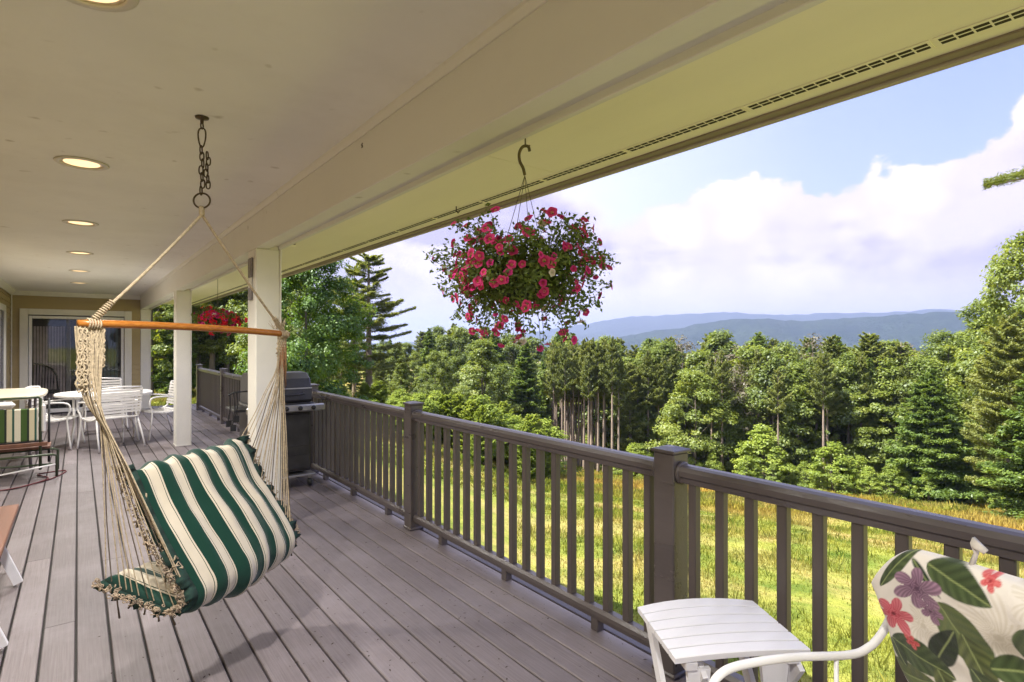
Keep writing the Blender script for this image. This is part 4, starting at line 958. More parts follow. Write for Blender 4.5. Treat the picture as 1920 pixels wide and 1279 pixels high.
# wrapped cord at the bar ends and the extra knots up the ropes
for e, s0 in ((barL, apex), (barR, apex)):
    d = (s0-e).normalized(); m_ = MB()
    for k in range(10):
        c_ = e+d*(.01+.010*k); a_ = d.orthogonal().normalized(); b_ = d.cross(a_); rr = .010+.003*rg.random()
        m_.tube([c_+a_*cos(q_)*rr+b_*sin(q_)*rr for q_ in [k2*pi/4 for k2 in range(8)]], .0035, 4, closed=True)
    for k in range(5):
        a_ = ax; b_ = ax.orthogonal().normalized(); c__ = ax.cross(b_); c_ = e+ax*(-.02+.010*k)+Vector((0, 0, -.016))
        m_.tube([c_+b_*cos(q_)*.020+c__*sin(q_)*.020 for q_ in [k2*pi/5 for k2 in range(10)]], .0038, 4, closed=True)
    HB(m_, 'rope_wrapping', M['rope'])
# frayed end standing from the right wrapping
m_ = MB()
for k in range(46):
    b_ = barR-ax*rg.uniform(.0, .07)+Vector((0, 0, .01)); m_.tube([b_, b_+Vector((rg.uniform(-.03, .03), rg.uniform(-.03, .03), rg.uniform(.02, .07)))], [.0012, .0006], 3, cap=False)
HB(m_, 'frayed_end', M['rope'])
# cords: bunched through a woven panel, then fanning to the cushion's edge
def cord_set(E, edge, js, weave_len, mat_list, wid, spread_dir, nbow):
    n = len(js); bots = []
    for k, j in enumerate(js):
        f = k/(n-1)-.5; top_ = E+ax*(f*wid)+Vector((0, 0, -.012)); tgt = edge[j]+Vector((0, 0, .008))
        wv = E+spread_dir*(f*wid*.9)+Vector((0, 0, -weave_len)); wv = wv.lerp(tgt, .06)
        d_ = (tgt-wv); pts = [top_, wv, wv.lerp(tgt, .33)+Vector((0, 0, -.004)), wv.lerp(tgt, .66)+Vector((0, 0, -.006)), tgt]
        pts = [p_+RIGHT*rg.uniform(-.003, .003)+FWD*rg.uniform(-.003, .003) for p_ in pts]
        HB(MB().tube(catmull(pts, 3), .0023, 5, cap=False), 'cord', mat_list[k % len(mat_list)])
ltop = BL+ax*.045; rtop = BR-ax*.045
mats_c = [M['rope'], M['rope'], M['rope'], M['rope_dark'], M['rope']]
jl = sorted([int(v) for v in np.linspace(2, NV-2, 30)]); cord_set(ltop, Lc, jl, .26, mats_c, .11, ax*.5+RIGHT*.3, 0)
jr = sorted([int(v) for v in np.linspace(2, NV-4, 26)]); cord_set(rtop, Rc, jr, .16, mats_c, .06, ax*.6, 0)
def weave(E, ln, w0, w1, lean, name, mat_, rows_, seed):
    rg2 = random.Random(seed); m_ = MB()
    for r_ in range(rows_):
        t_r = r_/(rows_-1); c_ = E+Vector((0, 0, -.02-ln*t_r))+lean*t_r; w = w0+(w1-w0)*t_r; pr = []
        for k in range(9): f = k/8-.5; pr.append(c_+ax*f*w+FWD*.006*(-1)**k+Vector((0, 0, .006*(-1)**(k+r_)+rg2.uniform(-.002, .002))))
        m_.tube(pr, .0040, 5)
    for k in range(8):
        f = k/7-.5; pr = []
        for r_ in range(rows_): t_r = r_/(rows_-1); pr.append(E+Vector((0, 0, -.01-ln*t_r))+lean*t_r+ax*f*(w0+(w1-w0)*t_r)+RIGHT*.005*(-1)**(r_+k))
        m_.tube(pr, .0042, 5)
    return HB(m_, name, mat_)
weave(ltop-ax*.012, .25, .055, .085, ax*.005, 'woven_panel', M['rope'], 13, 1)
weave(ltop+ax*.030+Vector((0, 0, .005)), .16, .035, .035, ax*.0, 'woven_panel', M['rope'], 9, 2)
weave(rtop, .10, .04, .055, ax*-.005, 'woven_panel', M['rope'], 8, 3)
m_ = MB()
for k in range(30):
    a_ = rtop+ax*rg.uniform(-.012, .030)+Vector((0, 0, -.03)); b_ = a_+Vector((0, 0, -rg.uniform(.16, .34)))+ax*rg.uniform(-.02, .015); m_.tube([a_, a_.lerp(b_, .5)+RIGHT*rg.uniform(-.012, .012), b_], [.003, .0028, .001], 4)
HB(m_, 'rust_coloured_tassel', M['rust'])
m_ = MB()
for k in range(26):    # tangle of brown knots down the back edge
    j = rg.randrange(12, 40); c_ = Lc[j]+RIGHT*rg.uniform(-.05, -.005)+Vector((0, 0, rg.uniform(.0, .06))); pr = [c_+Vector((rg.gauss(0, .012), rg.gauss(0, .012), rg.gauss(0, .018))) for _ in range(5)]; m_.tube(pr, .003, 4)
HB(m_, 'loose_tassels', M['rope'])['kind'] = 'stuff'

# ================================================================== hanging flower baskets
def flower_mesh(r, name, cols):
    """five lobed petunia trumpet"""
    m, t, b, _ = (None,)*4
    mb_ = MB(); n = 20; rings = [(0.06, -.55), (.16, -.30), (.34, -.04), (.62, .06), (1.0, .03)]
    vs2 = []
    for k_, (rr, zz) in enumerate(rings):
        for i in range(n):
            a = 2*pi*i/n; lob = 1-.17*(abs(cos(2.5*a))**3)*(k_ >= 3)*(1 if k_ == 4 else .3); wv = .05*sin(5*a+1)*(k_ >= 3)
            vs2.append((r*rr*lob*cos(a), r*rr*lob*sin(a), r*(zz+wv)))
    mb_.add(vs2, [(k_*n+i, k_*n+(i+1) % n, (k_+1)*n+(i+1) % n, (k_+1)*n+i) for k_ in range(4) for i in range(n)]+[tuple(range(n))[::-1]])
    me = mb_.mesh(name, cols, True); at = me.attributes.new('rad', 'FLOAT', 'POINT')
    at.data.foreach_set('value', [min(1, sqrt(x_*x_+y_*y_)/r) for x_, y_, z_ in vs2]); return me
def petal_mat(name, c_in, c_mid, c_out, tr_=.35):
    m, t, b, out = mat_new(name); t.nodes.remove(b); at = t.nodes.new('ShaderNodeAttribute'); at.attribute_name = 'rad'; oi = t.nodes.new('ShaderNodeObjectInfo')
    c = ramp(t, at.outputs['Fac'], [(0, c_in), (.22, c_in), (.34, c_mid), (.7, c_out), (1, tuple(x_*1.15 for x_ in c_out))])
    c = mixc(t, mth(t, 'MULTIPLY', oi.outputs['Random'], .35), c, tuple(x_*.6 for x_ in c_out))
    d = t.nodes.new('ShaderNodeBsdfDiffuse'); tr = t.nodes.new('ShaderNodeBsdfTranslucent'); t.links.new(c, d.inputs[0]); t.links.new(c, tr.inputs[0])
    mx = t.nodes.new('ShaderNodeMixShader'); mx.inputs[0].default_value = tr_; t.links.new(d.outputs[0], mx.inputs[1]); t.links.new(tr.outputs[0], mx.inputs[2]); t.links.new(mx.outputs[0], out.inputs[0]); return m
pink = petal_mat('pink_petal', (.75, .45, .25), (.60, .04, .15), (.88, .09, .30)); rose = petal_mat('rose_petal', (.5, .08, .12), (.48, .03, .15), (.76, .07, .30)); redp = petal_mat('red_petal', (.7, .3, .2), (.65, .02, .05), (.92, .04, .08))
palep = petal_mat('pale_petal', (.7, .7, .5), (.75, .55, .5), (.85, .8, .68))
FM = [flower_mesh(.019, 'flower', pink), flower_mesh(.017, 'flower', rose), flower_mesh(.021, 'flower', pink)]
FR = [flower_mesh(.026, 'flower', redp), flower_mesh(.022, 'flower', rose)]; FP = flower_mesh(.02, 'flower', palep); FP2 = flower_mesh(.026, 'flower', palep)
def basket(name_lbl, hookp, ctr, Rx, Rz, leafn, flowers, fm, seed, wild, leafs, potmat, stemn, hang_short=False):
    rng = np.random.default_rng(seed); rg_ = random.Random(seed)
    o = thing('flower_basket', name_lbl, 'flower basket', tuple(hookp)); off = ctr-hookp
    # hook, wires, pot
    if not hang_short:
        hk = [(0, 0, .035), (.0, 0, .0), (.004, 0, -.012), (-.006, 0, -.004)]
        MB().tube([Vector((0, 0, .05)), Vector((0, 0, 0)), RIGHT*.012+Vector((0, 0, -.012)), RIGHT*.016+Vector((0, 0, .0))], .003, 6).build('screw_hook', M['hook'], o)
        s_ = [RIGHT*.016+Vector((0, 0, -.022)), RIGHT*.010+Vector((0, 0, -.004)), RIGHT*-.010+Vector((0, 0, -.006)), RIGHT*-.022+Vector((0, 0, -.030)), RIGHT*-.020+Vector((0, 0, -.060)), RIGHT*-.008+Vector((0, 0, -.085)), RIGHT*-.002+Vector((0, 0, -.110))]
        MB().tube(catmull(s_, 5), .0058, 7).build('hanger_hook', M['hook'], o, True); wtop = Vector((0, 0, -.112))-RIGHT*.002
    else:
        MB().tube([Vector((0, 0, .03)), Vector((0, 0, -.30))], .0025, 5).build('hanger_wire', M['hook'], o); wtop = Vector((0, 0, -.30))
    pz = off.z-Rz*.02; pr = Rx*.30; pot = MB().lathe([(pr*.62, -.10), (pr*.70, -.10), (pr, 0), (pr*1.07, .0), (pr*1.07, .012), (pr*.95, .012), (pr*.9, -.02), (.01, -.02)], (off.x, off.y, pz), 24, cap=False).build('pot', potmat, o, True)
    for k in range(4): a = k*pi/2+.5; MB().tube([wtop, Vector((off.x+cos(a)*pr, off.y+sin(a)*pr, pz))], .0014, 4).build('hanger_wire', M['hook'], o)
    # dense heart of leaves, then trailing sprays
    C, Nn, v, D = [], [], [], []
    n = leafn; d = rng.normal(size=(n, 3)); d /= np.linalg.norm(d, axis=1, keepdims=True); rad = rng.random(n)**.42
    c = np.array([off.x, off.y, off.z])+d*rad[:, None]*np.array([Rx*.68, Rx*.68, Rz*.62])-np.array([0, 0, Rz*.08]); C.append(c); Nn.append(d+rng.normal(0, .5, (n, 3))+[0, 0, .5]); v.append(.35+.3*rng.random(n)); D.append(rng.normal(size=(n, 3)))
    stems = MB(); tips = []
    for s_i in range(stemn):
        a = rng.random()*2*pi; e = rng.uniform(-1, 1); sx = Rx*rng.uniform(.78, 1.06)*wild
        p0 = Vector((off.x+cos(a)*Rx*.3, off.y+sin(a)*Rx*.3, off.z-Rz*.05)); tz = off.z+Rz*e*.95*(1 if e < 0 else .92); hr = sqrt(max(.05, 1-(e*.92)**2))*sx
        tz -= Rz*.25*max(0, -e)*rng.random()
        p2 = Vector((off.x+cos(a)*hr, off.y+sin(a)*hr, tz)); p1 = p0.lerp(p2, .5)+Vector((0, 0, Rz*(.22 if e > -.2 else .05)*rng.random()))
        pts = catmull([p0, p1, p2], 6); stems.tube(pts, [.0016*(1-.5*i/len(pts)) for i in range(len(pts))], 3, cap=False)
        k = int(44*(hr/Rx+.45)); f = rng.random(k)**.75; idx = f*(len(pts)-1)
        cc = np.array([pts[min(int(q_), len(pts)-2)].lerp(pts[min(int(q_), len(pts)-2)+1], q_-int(q_)) for q_ in idx]); sp_ = .010+.020*(1-f)
        cc = cc+rng.normal(size=(k, 3))*sp_[:, None]; C.append(cc); Nn.append(rng.normal(size=(k, 3))+[0, 0, .6]); v.append(.25+.45*rng.random(k)); D.append(rng.normal(size=(k, 3)))
        tips.append(p2); tips.append(pts[-3]) if rng.random() < .35 else None
    C, Nn, v, D = map(np.concatenate, (C, Nn, v, D)); Lg = leafs*(.55+.8*rng.random(len(C))); V, Fq = cards(C, Nn, Lg, Lg*.50, rng, D)
    link(np_mesh('foliage', V, Fq, M['basket_leaf'], {'v': v}), 'foliage', o); stems.build('stems', M['pot'], o)
    camd = (Vector((0, 0, EYE))-ctr).normalized()
    for k in range(flowers):
        if k < len(tips)*.62: p = tips[k % len(tips)]+Vector((rg_.gauss(0, .008), rg_.gauss(0, .008), rg_.gauss(0, .006)))
        else:
            while True:
                dd = Vector((rg_.gauss(0, 1), rg_.gauss(0, 1), rg_.gauss(-.12, .75))).normalized()
                clump_ = mnoise.noise(dd*2.2+Vector((seed, 0, 0)))
                if clump_ > (-.18 if fm is FM else -.5): break
            p = off+Vector((dd.x*Rx*.72, dd.y*Rx*.72, dd.z*Rz*.62))
        out = (p-off); out.normalize(); nn = (out+Vector((rg_.gauss(0, .35), rg_.gauss(0, .35), rg_.gauss(.1, .3)))).normalized()
        me = rg_.choice(fm) if rg_.random() > .03 else FP
        f_ = link(me, 'flower', o); f_.location = p; f_.rotation_euler = nn.to_track_quat('Z', 'Y').to_euler(); f_.scale = (rg_.uniform(.68, 1.05)*(1 if fm is FM else 1.3),)*3
    return o
hk1 = P(985, 272, 2.09); basket('front hanging basket overflowing with pink petunias and trailing stems', hk1, P(978, 508, 2.09), .345, .245, 5400, 292, FM, 3, 1.0, .019, M['pot'], 165)
hk2 = P(408, 528, 6.70); basket('smaller farther hanging basket packed with red flowers above the far railing', hk2, P(410, 598, 6.70), .29, .17, 2300, 240, FR, 9, .95, .030, M['white_pot'], 60, True)
# ================================================================== furniture
# side table at the right
c0 = L3(.457, 2.06, 0); r_ax = (L3(.896, 2.111, 0)-c0).normalized(); b_ax = Vector((r_ax.y, -r_ax.x, 0)); 
if b_ax.dot(FWD) > 0: b_ax = -b_ax
TW, TD, TZ = .442, .345, .50
st = thing('side_table', 'small white slatted side table beside the near railing post', 'side table', tuple(c0))
mt = Matrix(((r_ax.x, b_ax.x, 0), (r_ax.y, b_ax.y, 0), (0, 0, 1)))
def TB(m_, name, mat_, par): m_.v = [tuple(mt @ Vector(v)) for v in m_.v]; return m_.build(name, mat_, par)
ns = 6; sw = TD/ns
for k in range(ns):
    a = k*sw; m_ = MB(); nseg = 8; bulge = .016*(1-k/(ns-1))**2
    vs2 = []
    for i in range(nseg+1):
        u = i/nseg; bw = -bulge*(1-(2*u-1)**2)*1.6; fw = -(.016*(1-(k+1)/(ns-1))**2 if k < ns-1 else 0)*(1-(2*u-1)**2)*1.6
        zz = TZ+.008*(1-(2*u-1)**2); x_ = TW*u
        vs2 += [(x_, a+bw, zz-.018), (x_, a+bw, zz-.002), (x_, a+bw+.002, zz), (x_, a+fw+sw-.008, zz), (x_, a+fw+sw-.006, zz-.002), (x_, a+fw+sw-.006, zz-.018)]
    fs2 = [(i*6+j, i*6+(j+1) % 6, (i+1)*6+(j+1) % 6, (i+1)*6+j) for i in range(nseg) for j in range(6)]+[(0, 1, 2, 3, 4, 5)[::-1], tuple(nseg*6+j for j in range(6))]
    m_.add(vs2, fs2); TB(m_, 'slat', M['white_wood'], st)
for x_ in (.035, TW-.075): TB(MB().box(x_, x_+.04, .01, TD-.008, TZ-.045, TZ-.0185, bev=.003), 'crossrail', M['white_wood'], st)
def board(p0, p1, wid, th, nrm_):
    d = (p1-p0).normalized(); s_ = d.cross(nrm_).normalized(); m_ = MB(); m_.obox((p0+p1)/2, d, s_, nrm_, (p1-p0).length/2, wid/2, th/2); return m_
for x_, dx in ((.030, -1), (TW-.095, 1)):
    for q_, (y0_, y1_) in enumerate(((.02, TD-.02), (TD-.02, .02))):
        for xo in (0, .055): 
            if q_ == 0 and xo == 0 or q_ == 1 and xo: TB(board(Vector((x_+xo+.01, y0_, TZ-.05)), Vector((x_+xo+.01, y1_, .012)), .048, .017, Vector((1, 0, 0))), 'leg', M['white_wood'], st)
    # the two tapered aprons that show under the top, with a V between them
TB(MB().prism([(.045, TZ-.0455), (.12, TZ-.0455), (.105, .26), (.060, .26)], TD-.035, TD-.018), 'leg', M['white_wood'], st)
TB(MB().prism([(TW-.155, TZ-.0455), (TW-.065, TZ-.0455), (TW-.085, .26), (TW-.135, .26)], TD-.035, TD-.018), 'leg', M['white_wood'], st)
for a, b in ((.060, .012), (.105, .15)): TB(board(Vector((a, TD-.045, .27)), Vector((b, TD-.045, .012)), .040, .016, Vector((0, 1, 0))), 'leg', M['white_wood'], st)
for a, b in ((TW-.135, TW-.18), (TW-.085, TW-.02)): TB(board(Vector((a, TD-.045, .27)), Vector((b, TD-.045, .012)), .040, .016, Vector((0, 1, 0))), 'leg', M['white_wood'], st)

# patio chair with floral cushion ---------------------------------
def floral_mat():
    m, t, b, _ = mat_new('floral_print_cotton'); at = t.nodes.new('ShaderNodeAttribute'); at.attribute_name = 'print'
    g = t.nodes.new('ShaderNodeNewGeometry'); wv = noise_tex(t, g.outputs['Position'], 500, 2, .5); wr = noise_tex(t, g.outputs['Position'], 16, 4, .6)
    t.links.new(at.outputs['Color'], b.inputs['Base Color']); b.inputs['Roughness'].default_value = .85; b.inputs['Sheen Weight'].default_value = .2; b.inputs['Specular IOR Level'].default_value = .25
    bump(t, b, mth(t, 'ADD', mth(t, 'MULTIPLY', wr, 5), wv), .3, .003); return m
M['floral'] = floral_mat()
pc = thing('patio_chair', 'white metal armchair with tropical leaf and flower print cushion, cut by the bottom right corner', 'chair', tuple(L3(1.0, 1.25, 0)))
def CB(m_, name, mat_, par=pc, smooth=True): m_.v = [tuple(Vector(v)-pc.location) for v in m_.v]; return m_.build(name, mat_, par, smooth)
A0 = L3(.965, 1.52, 0); A1 = L3(1.20, .985, 0); wv_ = (A1-A0).normalized(); Wd = (A1-A0).length
nb = wv_.cross(Vector((0, 0, 1))).normalized()
if nb.dot(RIGHT) > 0: nb = -nb                     # towards the sitter (left in the view)
top_z, bot_z = .935, .42
def cush_pt(u, v, side):       # v = 0 top
    su, sv = 2*u-1, 2*v-1
    k = (1-abs(su)**3.2)*(1-abs(sv)**3.2); puff = .080*max(0, k)**.42
    h = top_z-(top_z-bot_z)*v; rec = -.34*(top_z-h)                         # reclines
    w = Wd*u
    # rounded corners
    cr = .12; cx_ = max(0, abs(su)-(1-2*cr/Wd*1.1))/(2*cr/Wd*1.1); h2 = h-(cr*cx_**2*1.0 if v < .5 else -cr*cx_**2)*(abs(sv)**1.5)
    wr = .010*mnoise.noise(Vector((u*6, v*5, 2)))+.005*mnoise.noise(Vector((u*15, v*12, 5)))+.022*mnoise.noise(Vector((u*2.4, v*2, 9)))
    tuft = -.030*math.exp(-((u-.55)**2+(v-.33)**2)/.006)
    p = A0+wv_*w-nb*rec*-1.0+Vector((0, 0, h2)); off_ = nb*(puff+(wr+tuft)*k**.5)*(1 if side else -1)
    return p+off_+Vector((0, 0, .018*(1-abs(su)**2)*(1-v)))
NU2, NV2 = 230, 190; vs3 = []; prm = []
for side in (1, 0):
    s_u, s_v = (NU2, NV2) if side else (40, 34)
    for j in range(s_v):
        for i in range(s_u): vs3.append(cush_pt(i/(s_u-1), j/(s_v-1), side)); prm.append((i/(s_u-1)*Wd, j/(s_v-1)*(top_z-bot_z)))
q = NU2*NV2; fs3 = [(j*NU2+i, j*NU2+i+1, (j+1)*NU2+i+1, (j+1)*NU2+i)[::-1] for j in range(NV2-1) for i in range(NU2-1)]+[(q+j*40+i, q+j*40+i+1, q+(j+1)*40+i+1, q+(j+1)*40+i) for j in range(33) for i in range(39)]
cb = CB(MB().add(vs3, fs3), 'back_cushion', M['floral'])
pa = np.array(prm); U, Vv = pa[:, 0]/1.22-.012, pa[:, 1]/1.18
colr = np.tile(np.array([.76, .72, .68]), (len(pa), 1))
def bl(maskv, c): 
    global colr
    mk = np.clip(maskv, 0, 1)[:, None]; colr = colr*(1-mk)+np.asarray(c)*mk
def local(cx_, cy__, ang):
    a = radians(ang); x_ = (U-cx_)*cos(a)+(Vv-cy__)*sin(a); y_ = -(U-cx_)*sin(a)+(Vv-cy__)*cos(a); return x_, y_
sm = lambda d_, w=.0016: np.clip(.5-d_/w*.5, 0, 1)
def leaf(cx_, cy__, ln, wd, ang, c1, c2):
    ln *= .98; wd *= 1.05
    x_, y_ = local(cx_, cy__, ang); tt = np.clip(x_/ln+.5, 0, 1); hw = wd*.5*np.sin(pi*tt**.8)**.75; d_ = np.abs(y_)-hw; d_ = np.maximum(d_, np.abs(x_)-ln/2)
    veins = .5+.5*np.sin((x_-np.abs(y_)*.8)/.0105*pi); sh_ = np.clip(.35+.65*veins*(.4+.6*np.abs(y_)/(hw+.001)), 0, 1)[:, None]
    c = np.asarray(c1)*(1-sh_)+np.asarray(c2)*sh_; c = np.where((y_ > 0)[:, None], c, c*.72); mk = sm(d_)[:, None]
    global colr
    colr = colr*(1-mk)+c*mk; bl(sm(np.abs(y_)-.0011)*sm(d_+.002), (.30, .36, .14))
def fl(cx_, cy__, r, c1, c2, n=6, ph=0):
    x_, y_ = U-cx_, Vv-cy__; a = np.arctan2(y_, x_)+ph; rr = np.hypot(x_, y_); R_ = r*(.40+.60*np.abs(np.cos(a*n/2))**.75)*(1+.12*np.sin(a*2+ph*3))
    st_ = (.5+.5*np.sin(a*n*5+rr*260))*.6+.4*rr/r; c = np.asarray(c1)*(1-st_[:, None])+np.asarray(c2)*st_[:, None]; mk = sm(rr-R_)[:, None]
    global colr
    colr = colr*(1-mk)+c*mk; bl(sm(rr-r*.10), tuple(np.asarray(c1)*(.4 if r < .05 else .95)))
DG, LG, OG = (.020, .035, .012), (.09, .13, .05), (.16, .19, .06)
# faint ivory blooms first
for cx_, cy__, r in ((.235, .11, .075), (.095, .155, .055), (.07, .30, .06), (.33, .30, .07), (.42, .18, .08), (.30, .02, .05), (.5, .35, .07)):
    fl(cx_, cy__, r, (.60, .55, .47), (.78, .74, .70), 6, cx_*20)
S1 = 1.0
for a in [(.175, .035, .125, .062, 18, DG, LG), (.055, .028, .11, .036, -42, DG, LG), (.115, .045, .085, .016, 48, DG, (.03, .07, .04)), (.30, .115, .10, .085, 68, DG, LG), (.175, .145, .145, .085, 55, OG, LG), (.13, .185, .12, .05, -60, (.01, .015, .01), DG),
          (.20, .20, .15, .055, 68, DG, OG), (.075, .235, .135, .075, 12, DG, LG), (.045, .305, .11, .075, -22, LG, OG), (.225, .255, .15, .06, 48, DG, LG), (.275, .235, .13, .055, 62, DG, (.05, .08, .03)), (.325, .245, .10, .075, -50, LG, OG),
          (.16, .335, .16, .06, 8, OG, LG), (.27, .345, .14, .06, 25, DG, LG), (.40, .08, .14, .07, -30, DG, LG), (.44, .28, .14, .07, 40, DG, OG), (.53, .15, .12, .06, 80, LG, OG), (.38, .38, .14, .06, -15, DG, LG), (.03, .40, .12, .06, 40, DG, LG), (.13, .43, .13, .06, -20, LG, OG), (.24, .45, .13, .06, 30, DG, LG), (.255, .165, .09, .05, -20, DG, LG), (.02, .255, .07, .04, 70, DG, (.05,.08,.03)), (.345, .155, .10, .06, 10, LG, OG), (.12, .285, .09, .045, 70, DG, OG)]: leaf(*a)
fl(.095, .075, .050, (.10, .045, .09), (.36, .22, .32), 6, .4); fl(.115, .115, .026, (.12, .05, .10), (.34, .2, .3), 5)
fl(.030, .150, .048, (.42, .02, .05), (.66, .20, .24), 6, 1.1); fl(.062, .205, .016, (.4, .02, .03), (.6, .15, .15), 5)
fl(.285, .33, .035, (.14, .05, .10), (.42, .25, .36), 6); fl(.40, .22, .04, (.42, .02, .05), (.66, .20, .24), 6, 1.1); fl(.225, .012, .018, (.5, .05, .06), (.7, .2, .2), 5); fl(.48, .42, .04, (.10, .045, .09), (.36, .22, .32), 6)
ca = cb.data.color_attributes.new('print', 'FLOAT_COLOR', 'POINT'); ca.data.foreach_set('color', np.concatenate([colr, np.ones((len(colr), 1))], 1).astype(np.float32).ravel())
# cushion ties over the top bar
M['ivory'] = mat('ivory_cotton', (.6, .56, .52), .9)
for u_, hgt in ((.40, .050), (.60, .035)):
    m_ = MB()
    b_ = cush_pt(u_, .0, 1); m_.tube([b_+Vector((0, 0, -.01)), b_+Vector((0, 0, hgt*.5))-nb*.005+wv_*.008, b_+Vector((0, 0, hgt))+wv_*.004, b_+Vector((0, 0, hgt*.7))+wv_*.030], [.016, .011, .015, .007], 6, flat=.4)
    CB(m_, 'cushion_tie', M['ivory'])
# seat cushion and frame
sc0 = A0+nb*.16; 
m_ = MB(); m_.obox(A0+wv_*Wd/2+nb*.34+Vector((0, 0, .43)), nb, wv_, Vector((0, 0, 1)), .25, Wd/2-.02, .045); CB(m_, 'seat_cushion', mat('ivory_floral_seat', (.55, .5, .44), .85, .3, 9), smooth=False)
arm = catmull([P(1338, 1330, 1.40), P(1334, 1292, 1.41), P(1347, 1266, 1.425), P(1385, 1247, 1.45), P(1480, 1232, 1.50), P(1590, 1227, 1.55), P(1626, 1214, 1.565), P(1650, 1190, 1.58), P(1672, 1150, 1.60), P(1700, 1095, 1.62)], 6)
fl_ = P(1338, 1330, 1.40); leg_f = Vector((fl_.x, fl_.y, .012)); 
CB(MB().tube([leg_f, Vector((fl_.x, fl_.y, .35))]+arm, .0108, 10, flat=1.0), 'arm_frame', M['white_metal'])
bt = P(1567, 1232, 1.54); CB(MB().tube([bt, Vector((bt.x, bt.y, .30))], .006, 6), 'arm_support', M['white_metal'])
arm2 = [p_+wv_*Wd*1.02 for p_ in arm]; CB(MB().tube([leg_f+wv_*Wd, Vector((fl_.x, fl_.y, .35))+wv_*Wd]+arm2, .0108, 10), 'arm_frame', M['white_metal'])
bb = A0-nb*.30
for s_ in (0, Wd): CB(MB().tube([A0+wv_*s_+nb*.0+Vector((0, 0, .40)), A0+wv_*s_-nb*.02+Vector((0, 0, .38)), A0+wv_*s_-nb*.10+Vector((0, 0, .012))], .0135, 8), 'rear_leg', M['white_metal'])
for d_ in (.1, .5): CB(MB().tube([A0+nb*d_+Vector((0, 0, .37)), A0+nb*d_+wv_*Wd+Vector((0, 0, .37))], .012, 8), 'seat_rail', M['white_metal'])
for s_ in (0, Wd): CB(MB().tube([A0+wv_*s_+Vector((0, 0, .37)), A0+wv_*s_+nb*.52+Vector((0, 0, .37))], .012, 8), 'seat_rail', M['white_metal'])

# white strap chairs and table ------------------------------------
def strap_chair(loc, rz, label):
    o = thing('strap_chair', label, 'chair', loc, rz, 'white strap chairs round the oval table')
    w = .26; m_ = M['white_metal']
    for s_ in (-1, 1):
        MB().tube(catmull([(s_*w, .27, .84), (s_*w, .25, .70), (s_*w, .21, .47), (s_*w, .0, .40), (s_*w, -.22, .43)], 4), .013, 7).build('side_frame', m_, o, True)
        MB().tube(catmull([(s_*(w+.02), .235, .62), (s_*(w+.035), .0, .65), (s_*(w+.035), -.20, .64), (s_*(w+.03), -.24, .55), (s_*(w+.01), -.20, .40), (s_*(w+.03), -.25, .012)], 4), .012, 7).build('arm', m_, o, True)
        MB().tube([(s_*w, .17, .42), (s_*(w+.02), .24, .20), (s_*(w+.03), .30, .012)], .012, 7).build('leg', m_, o, True)
    MB().tube([(-w, .272, .845), (0, .29, .86), (w, .272, .845)], .013, 7).build('top_bar', m_, o, True)
    for y_, z_ in ((-.21, .42), (.19, .43)): MB().tube([(-w, y_, z_), (w, y_, z_)], .011, 6).build('crossbar', m_, o)
    for k in range(8): z_ = .50+k*.042; y_ = .215+k*.0075; MB().box(-w-.012, w+.012, y_-.016, y_+.018, z_, z_+.030).build('back_strap', M['white_strap'], o)
    for k in range(8): y_ = -.20+k*.048; z_ = .432-.022*sin(pi*k/7); MB().box(-w-.012, w+.012, y_, y_+.036, z_-.003, z_+.006).build('seat_strap', M['white_strap'], o)
    return o
strap_chair((-.24, 10.05, 0), radians(75), 'white strap chair at the left end of the oval table')
strap_chair((.36, 9.62, 0), radians(205), 'white strap chair with its back to the camera, behind the left hammock cords')
strap_chair((1.00, 10.25, 0), radians(-75), 'white strap chair at the right end of the oval table by the second column')
strap_chair((.35, 11.6, 0), radians(5), 'white strap chair on the far side of the oval table, facing the camera')
def oval_table(name, loc, rx, ry, zt, label, rot=0, exp=2.0, mat_='white_metal', top='white_strap'):
    o = thing(name, label, 'table', loc, rot); n = 48; vs4 = []
    for z_, s_ in ((zt-.03, .985), (zt-.028, 1.0), (zt-.004, 1.0), (zt, .99)):
        for k in range(n):
            a = 2*pi*k/n; c_, s__ = cos(a), sin(a); vs4.append((rx*s_*abs(c_)**(2/exp)*(1 if c_ > 0 else -1), ry*s_*abs(s__)**(2/exp)*(1 if s__ > 0 else -1), z_))
    MB().add(vs4, [(i*n+k, i*n+(k+1) % n, (i+1)*n+(k+1) % n, (i+1)*n+k) for i in range(3) for k in range(n)]+[tuple(range(n))[::-1], tuple(3*n+k for k in range(n))]).build('table_top', M[top], o)
    for sx in (-1, 1):
        for sy in (-1, 1): MB().tube([(sx*rx*.62, sy*ry*.62, zt-.03), (sx*rx*.60, sy*ry*.60, .3), (sx*rx*.66, sy*ry*.66, .012)], .016, 7).build('leg', M[mat_], o, True)
    MB().box(-rx*.6, rx*.6, -.012, .012, zt-.055, zt-.031).build('apron', M[mat_], o)
    return o
oval_table('oval_table', (.32, 10.45, 0), .60, .62, .72, 'white oval patio table behind the left hammock cords', 0, 2.4)
M['cream_top'] = mat('cream_table_top', (.62, .56, .44), .4, .08, 5)
oval_table('buffet_table', (-.66, 9.0, 0), .36, .85, .865, 'long cream topped table against the house wall at the left edge', 0, 3.2, 'grey_metal', 'cream_top')

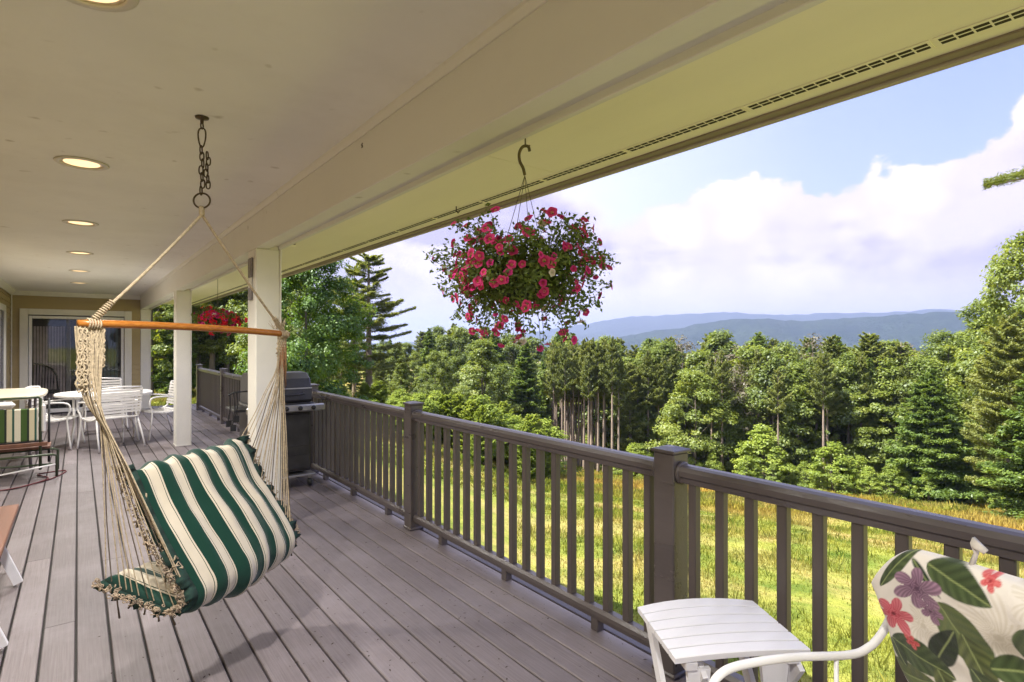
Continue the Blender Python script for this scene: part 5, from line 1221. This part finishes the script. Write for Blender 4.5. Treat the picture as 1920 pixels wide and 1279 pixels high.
# green framed glider with striped cushion ------------------------
gl = thing('glider_chair', 'green tube framed glider with hanging striped cushion at the left edge', 'glider', (-.62, 7.9, 0))
def tb(pts, r, nm, par=gl, m_='green_metal'): return MB().tube(pts, r, 7).build(nm, M[m_], par, True)
tb([(-.40, 0, .86), (.28, 0, .88), (.30, 0, .86), (.30, 0, .10)], .014, 'back_frame'); tb([(.36, .35, .84), (.36, .35, .12)], .012, 'rear_post', m_='black')
tb([(-.40, .05, .40), (.32, .05, .40)], .013, 'seat_bar', m_='black'); tb([(-.42, -.12, .27), (.40, -.12, .27), (.44, -.10, .25), (.44, -.10, .03)], .013, 'base_frame')
tb([(-.42, .30, .27), (.40, .30, .27), (.44, .32, .25), (.44, .32, .03)], .013, 'base_frame'); tb([(-.40, -.1, .05), (.44, -.1, .16)], .009, 'swing_arm', m_='white_metal'); tb([(-.40, .05, .16), (.40, .05, .14)], .010, 'swing_arm')
MB().box(-.42, .38, .06, .42, .31, .34, bev=.004).build('seat_board', M['bench_wood'], gl); MB().box(-.42, .36, -.02, .02, .355, .395, bev=.004).build('seat_edge', M['bench_wood'], gl)
def stripe2():
    m, t, b, _ = mat_new('glider_stripe'); tc_ = t.nodes.new('ShaderNodeTexCoord'); s_ = t.nodes.new('ShaderNodeSeparateXYZ'); t.links.new(tc_.outputs['Object'], s_.inputs[0])
    u = mth(t, 'FRACT', mth(t, 'MULTIPLY', mth(t, 'ADD', s_.outputs[0], 2), 5.6)); c = ramp(t, u, [(0, (.05, .10, .02)), (.28, (.02, .03, .02)), (.38, (.6, .55, .38)), (.62, (.03, .09, .07)), (.72, (.65, .62, .5))], 'CONSTANT')
    t.links.new(c, b.inputs['Base Color']); b.inputs['Roughness'].default_value = .9; return m
cu = MB().box(-.41, .285, -.055, -.018, .42, .765, bev=.012).build('striped_cushion', stripe2(), gl)
MB().box(.305, .345, -.02, .03, .50, .80, bev=.015).build('white_cloth', M['white_strap'], gl); MB().box(-.42, .10, -.08, .02, .775, .845, bev=.03).build('pillow', M['white_strap'], gl)
cdm = thing('power_cord', 'thin dark red cord lying in loops on the deck under the glider', 'cord', (-.45, 7.7, 0))
MB().tube(catmull([(-.35, -.1, .008), (-.1, -.22, .008), (.1, -.05, .008), (.25, .15, .008), (.34, .5, .008), (.1, .45, .008), (.2, .1, .016), (.0, -.2, .016), (-.3, -.25, .008)], 6), .007, 6).build('cord', mat('red_cord', (.12, .02, .025), .5), cdm, True)
# bench ------------------------------------------------------------
be = thing('bench', 'low brown wooden bench with white legs at the lower left edge', 'bench', (-.56, 4.0, 0))
for k in range(2): MB().box(-.02+k*.158-.02, .130+k*.158-.02, -.55, .70, .425, .450, bev=.004).build('seat_plank', M['bench_wood'], be)
for y_ in (-.40, .50):
    for sgn in (-1, 1): 
        p0, p1 = Vector((.13, y_, .42)), Vector((.13+sgn*.15, y_, .015)); d = (p1-p0).normalized(); m_ = MB(); m_.obox((p0+p1)/2, d, Vector((0, 1, 0)), d.cross(Vector((0, 1, 0))), .21, .018, .022); m_.build('leg', M['white_wood'], be)
    MB().box(.02, .24, y_-.015, y_+.015, .395, .424).build('leg_cleat', M['white_wood'], be)
MB().box(.115, .145, -.38, .48, .22, .245).build('stretcher', M['white_wood'], be)
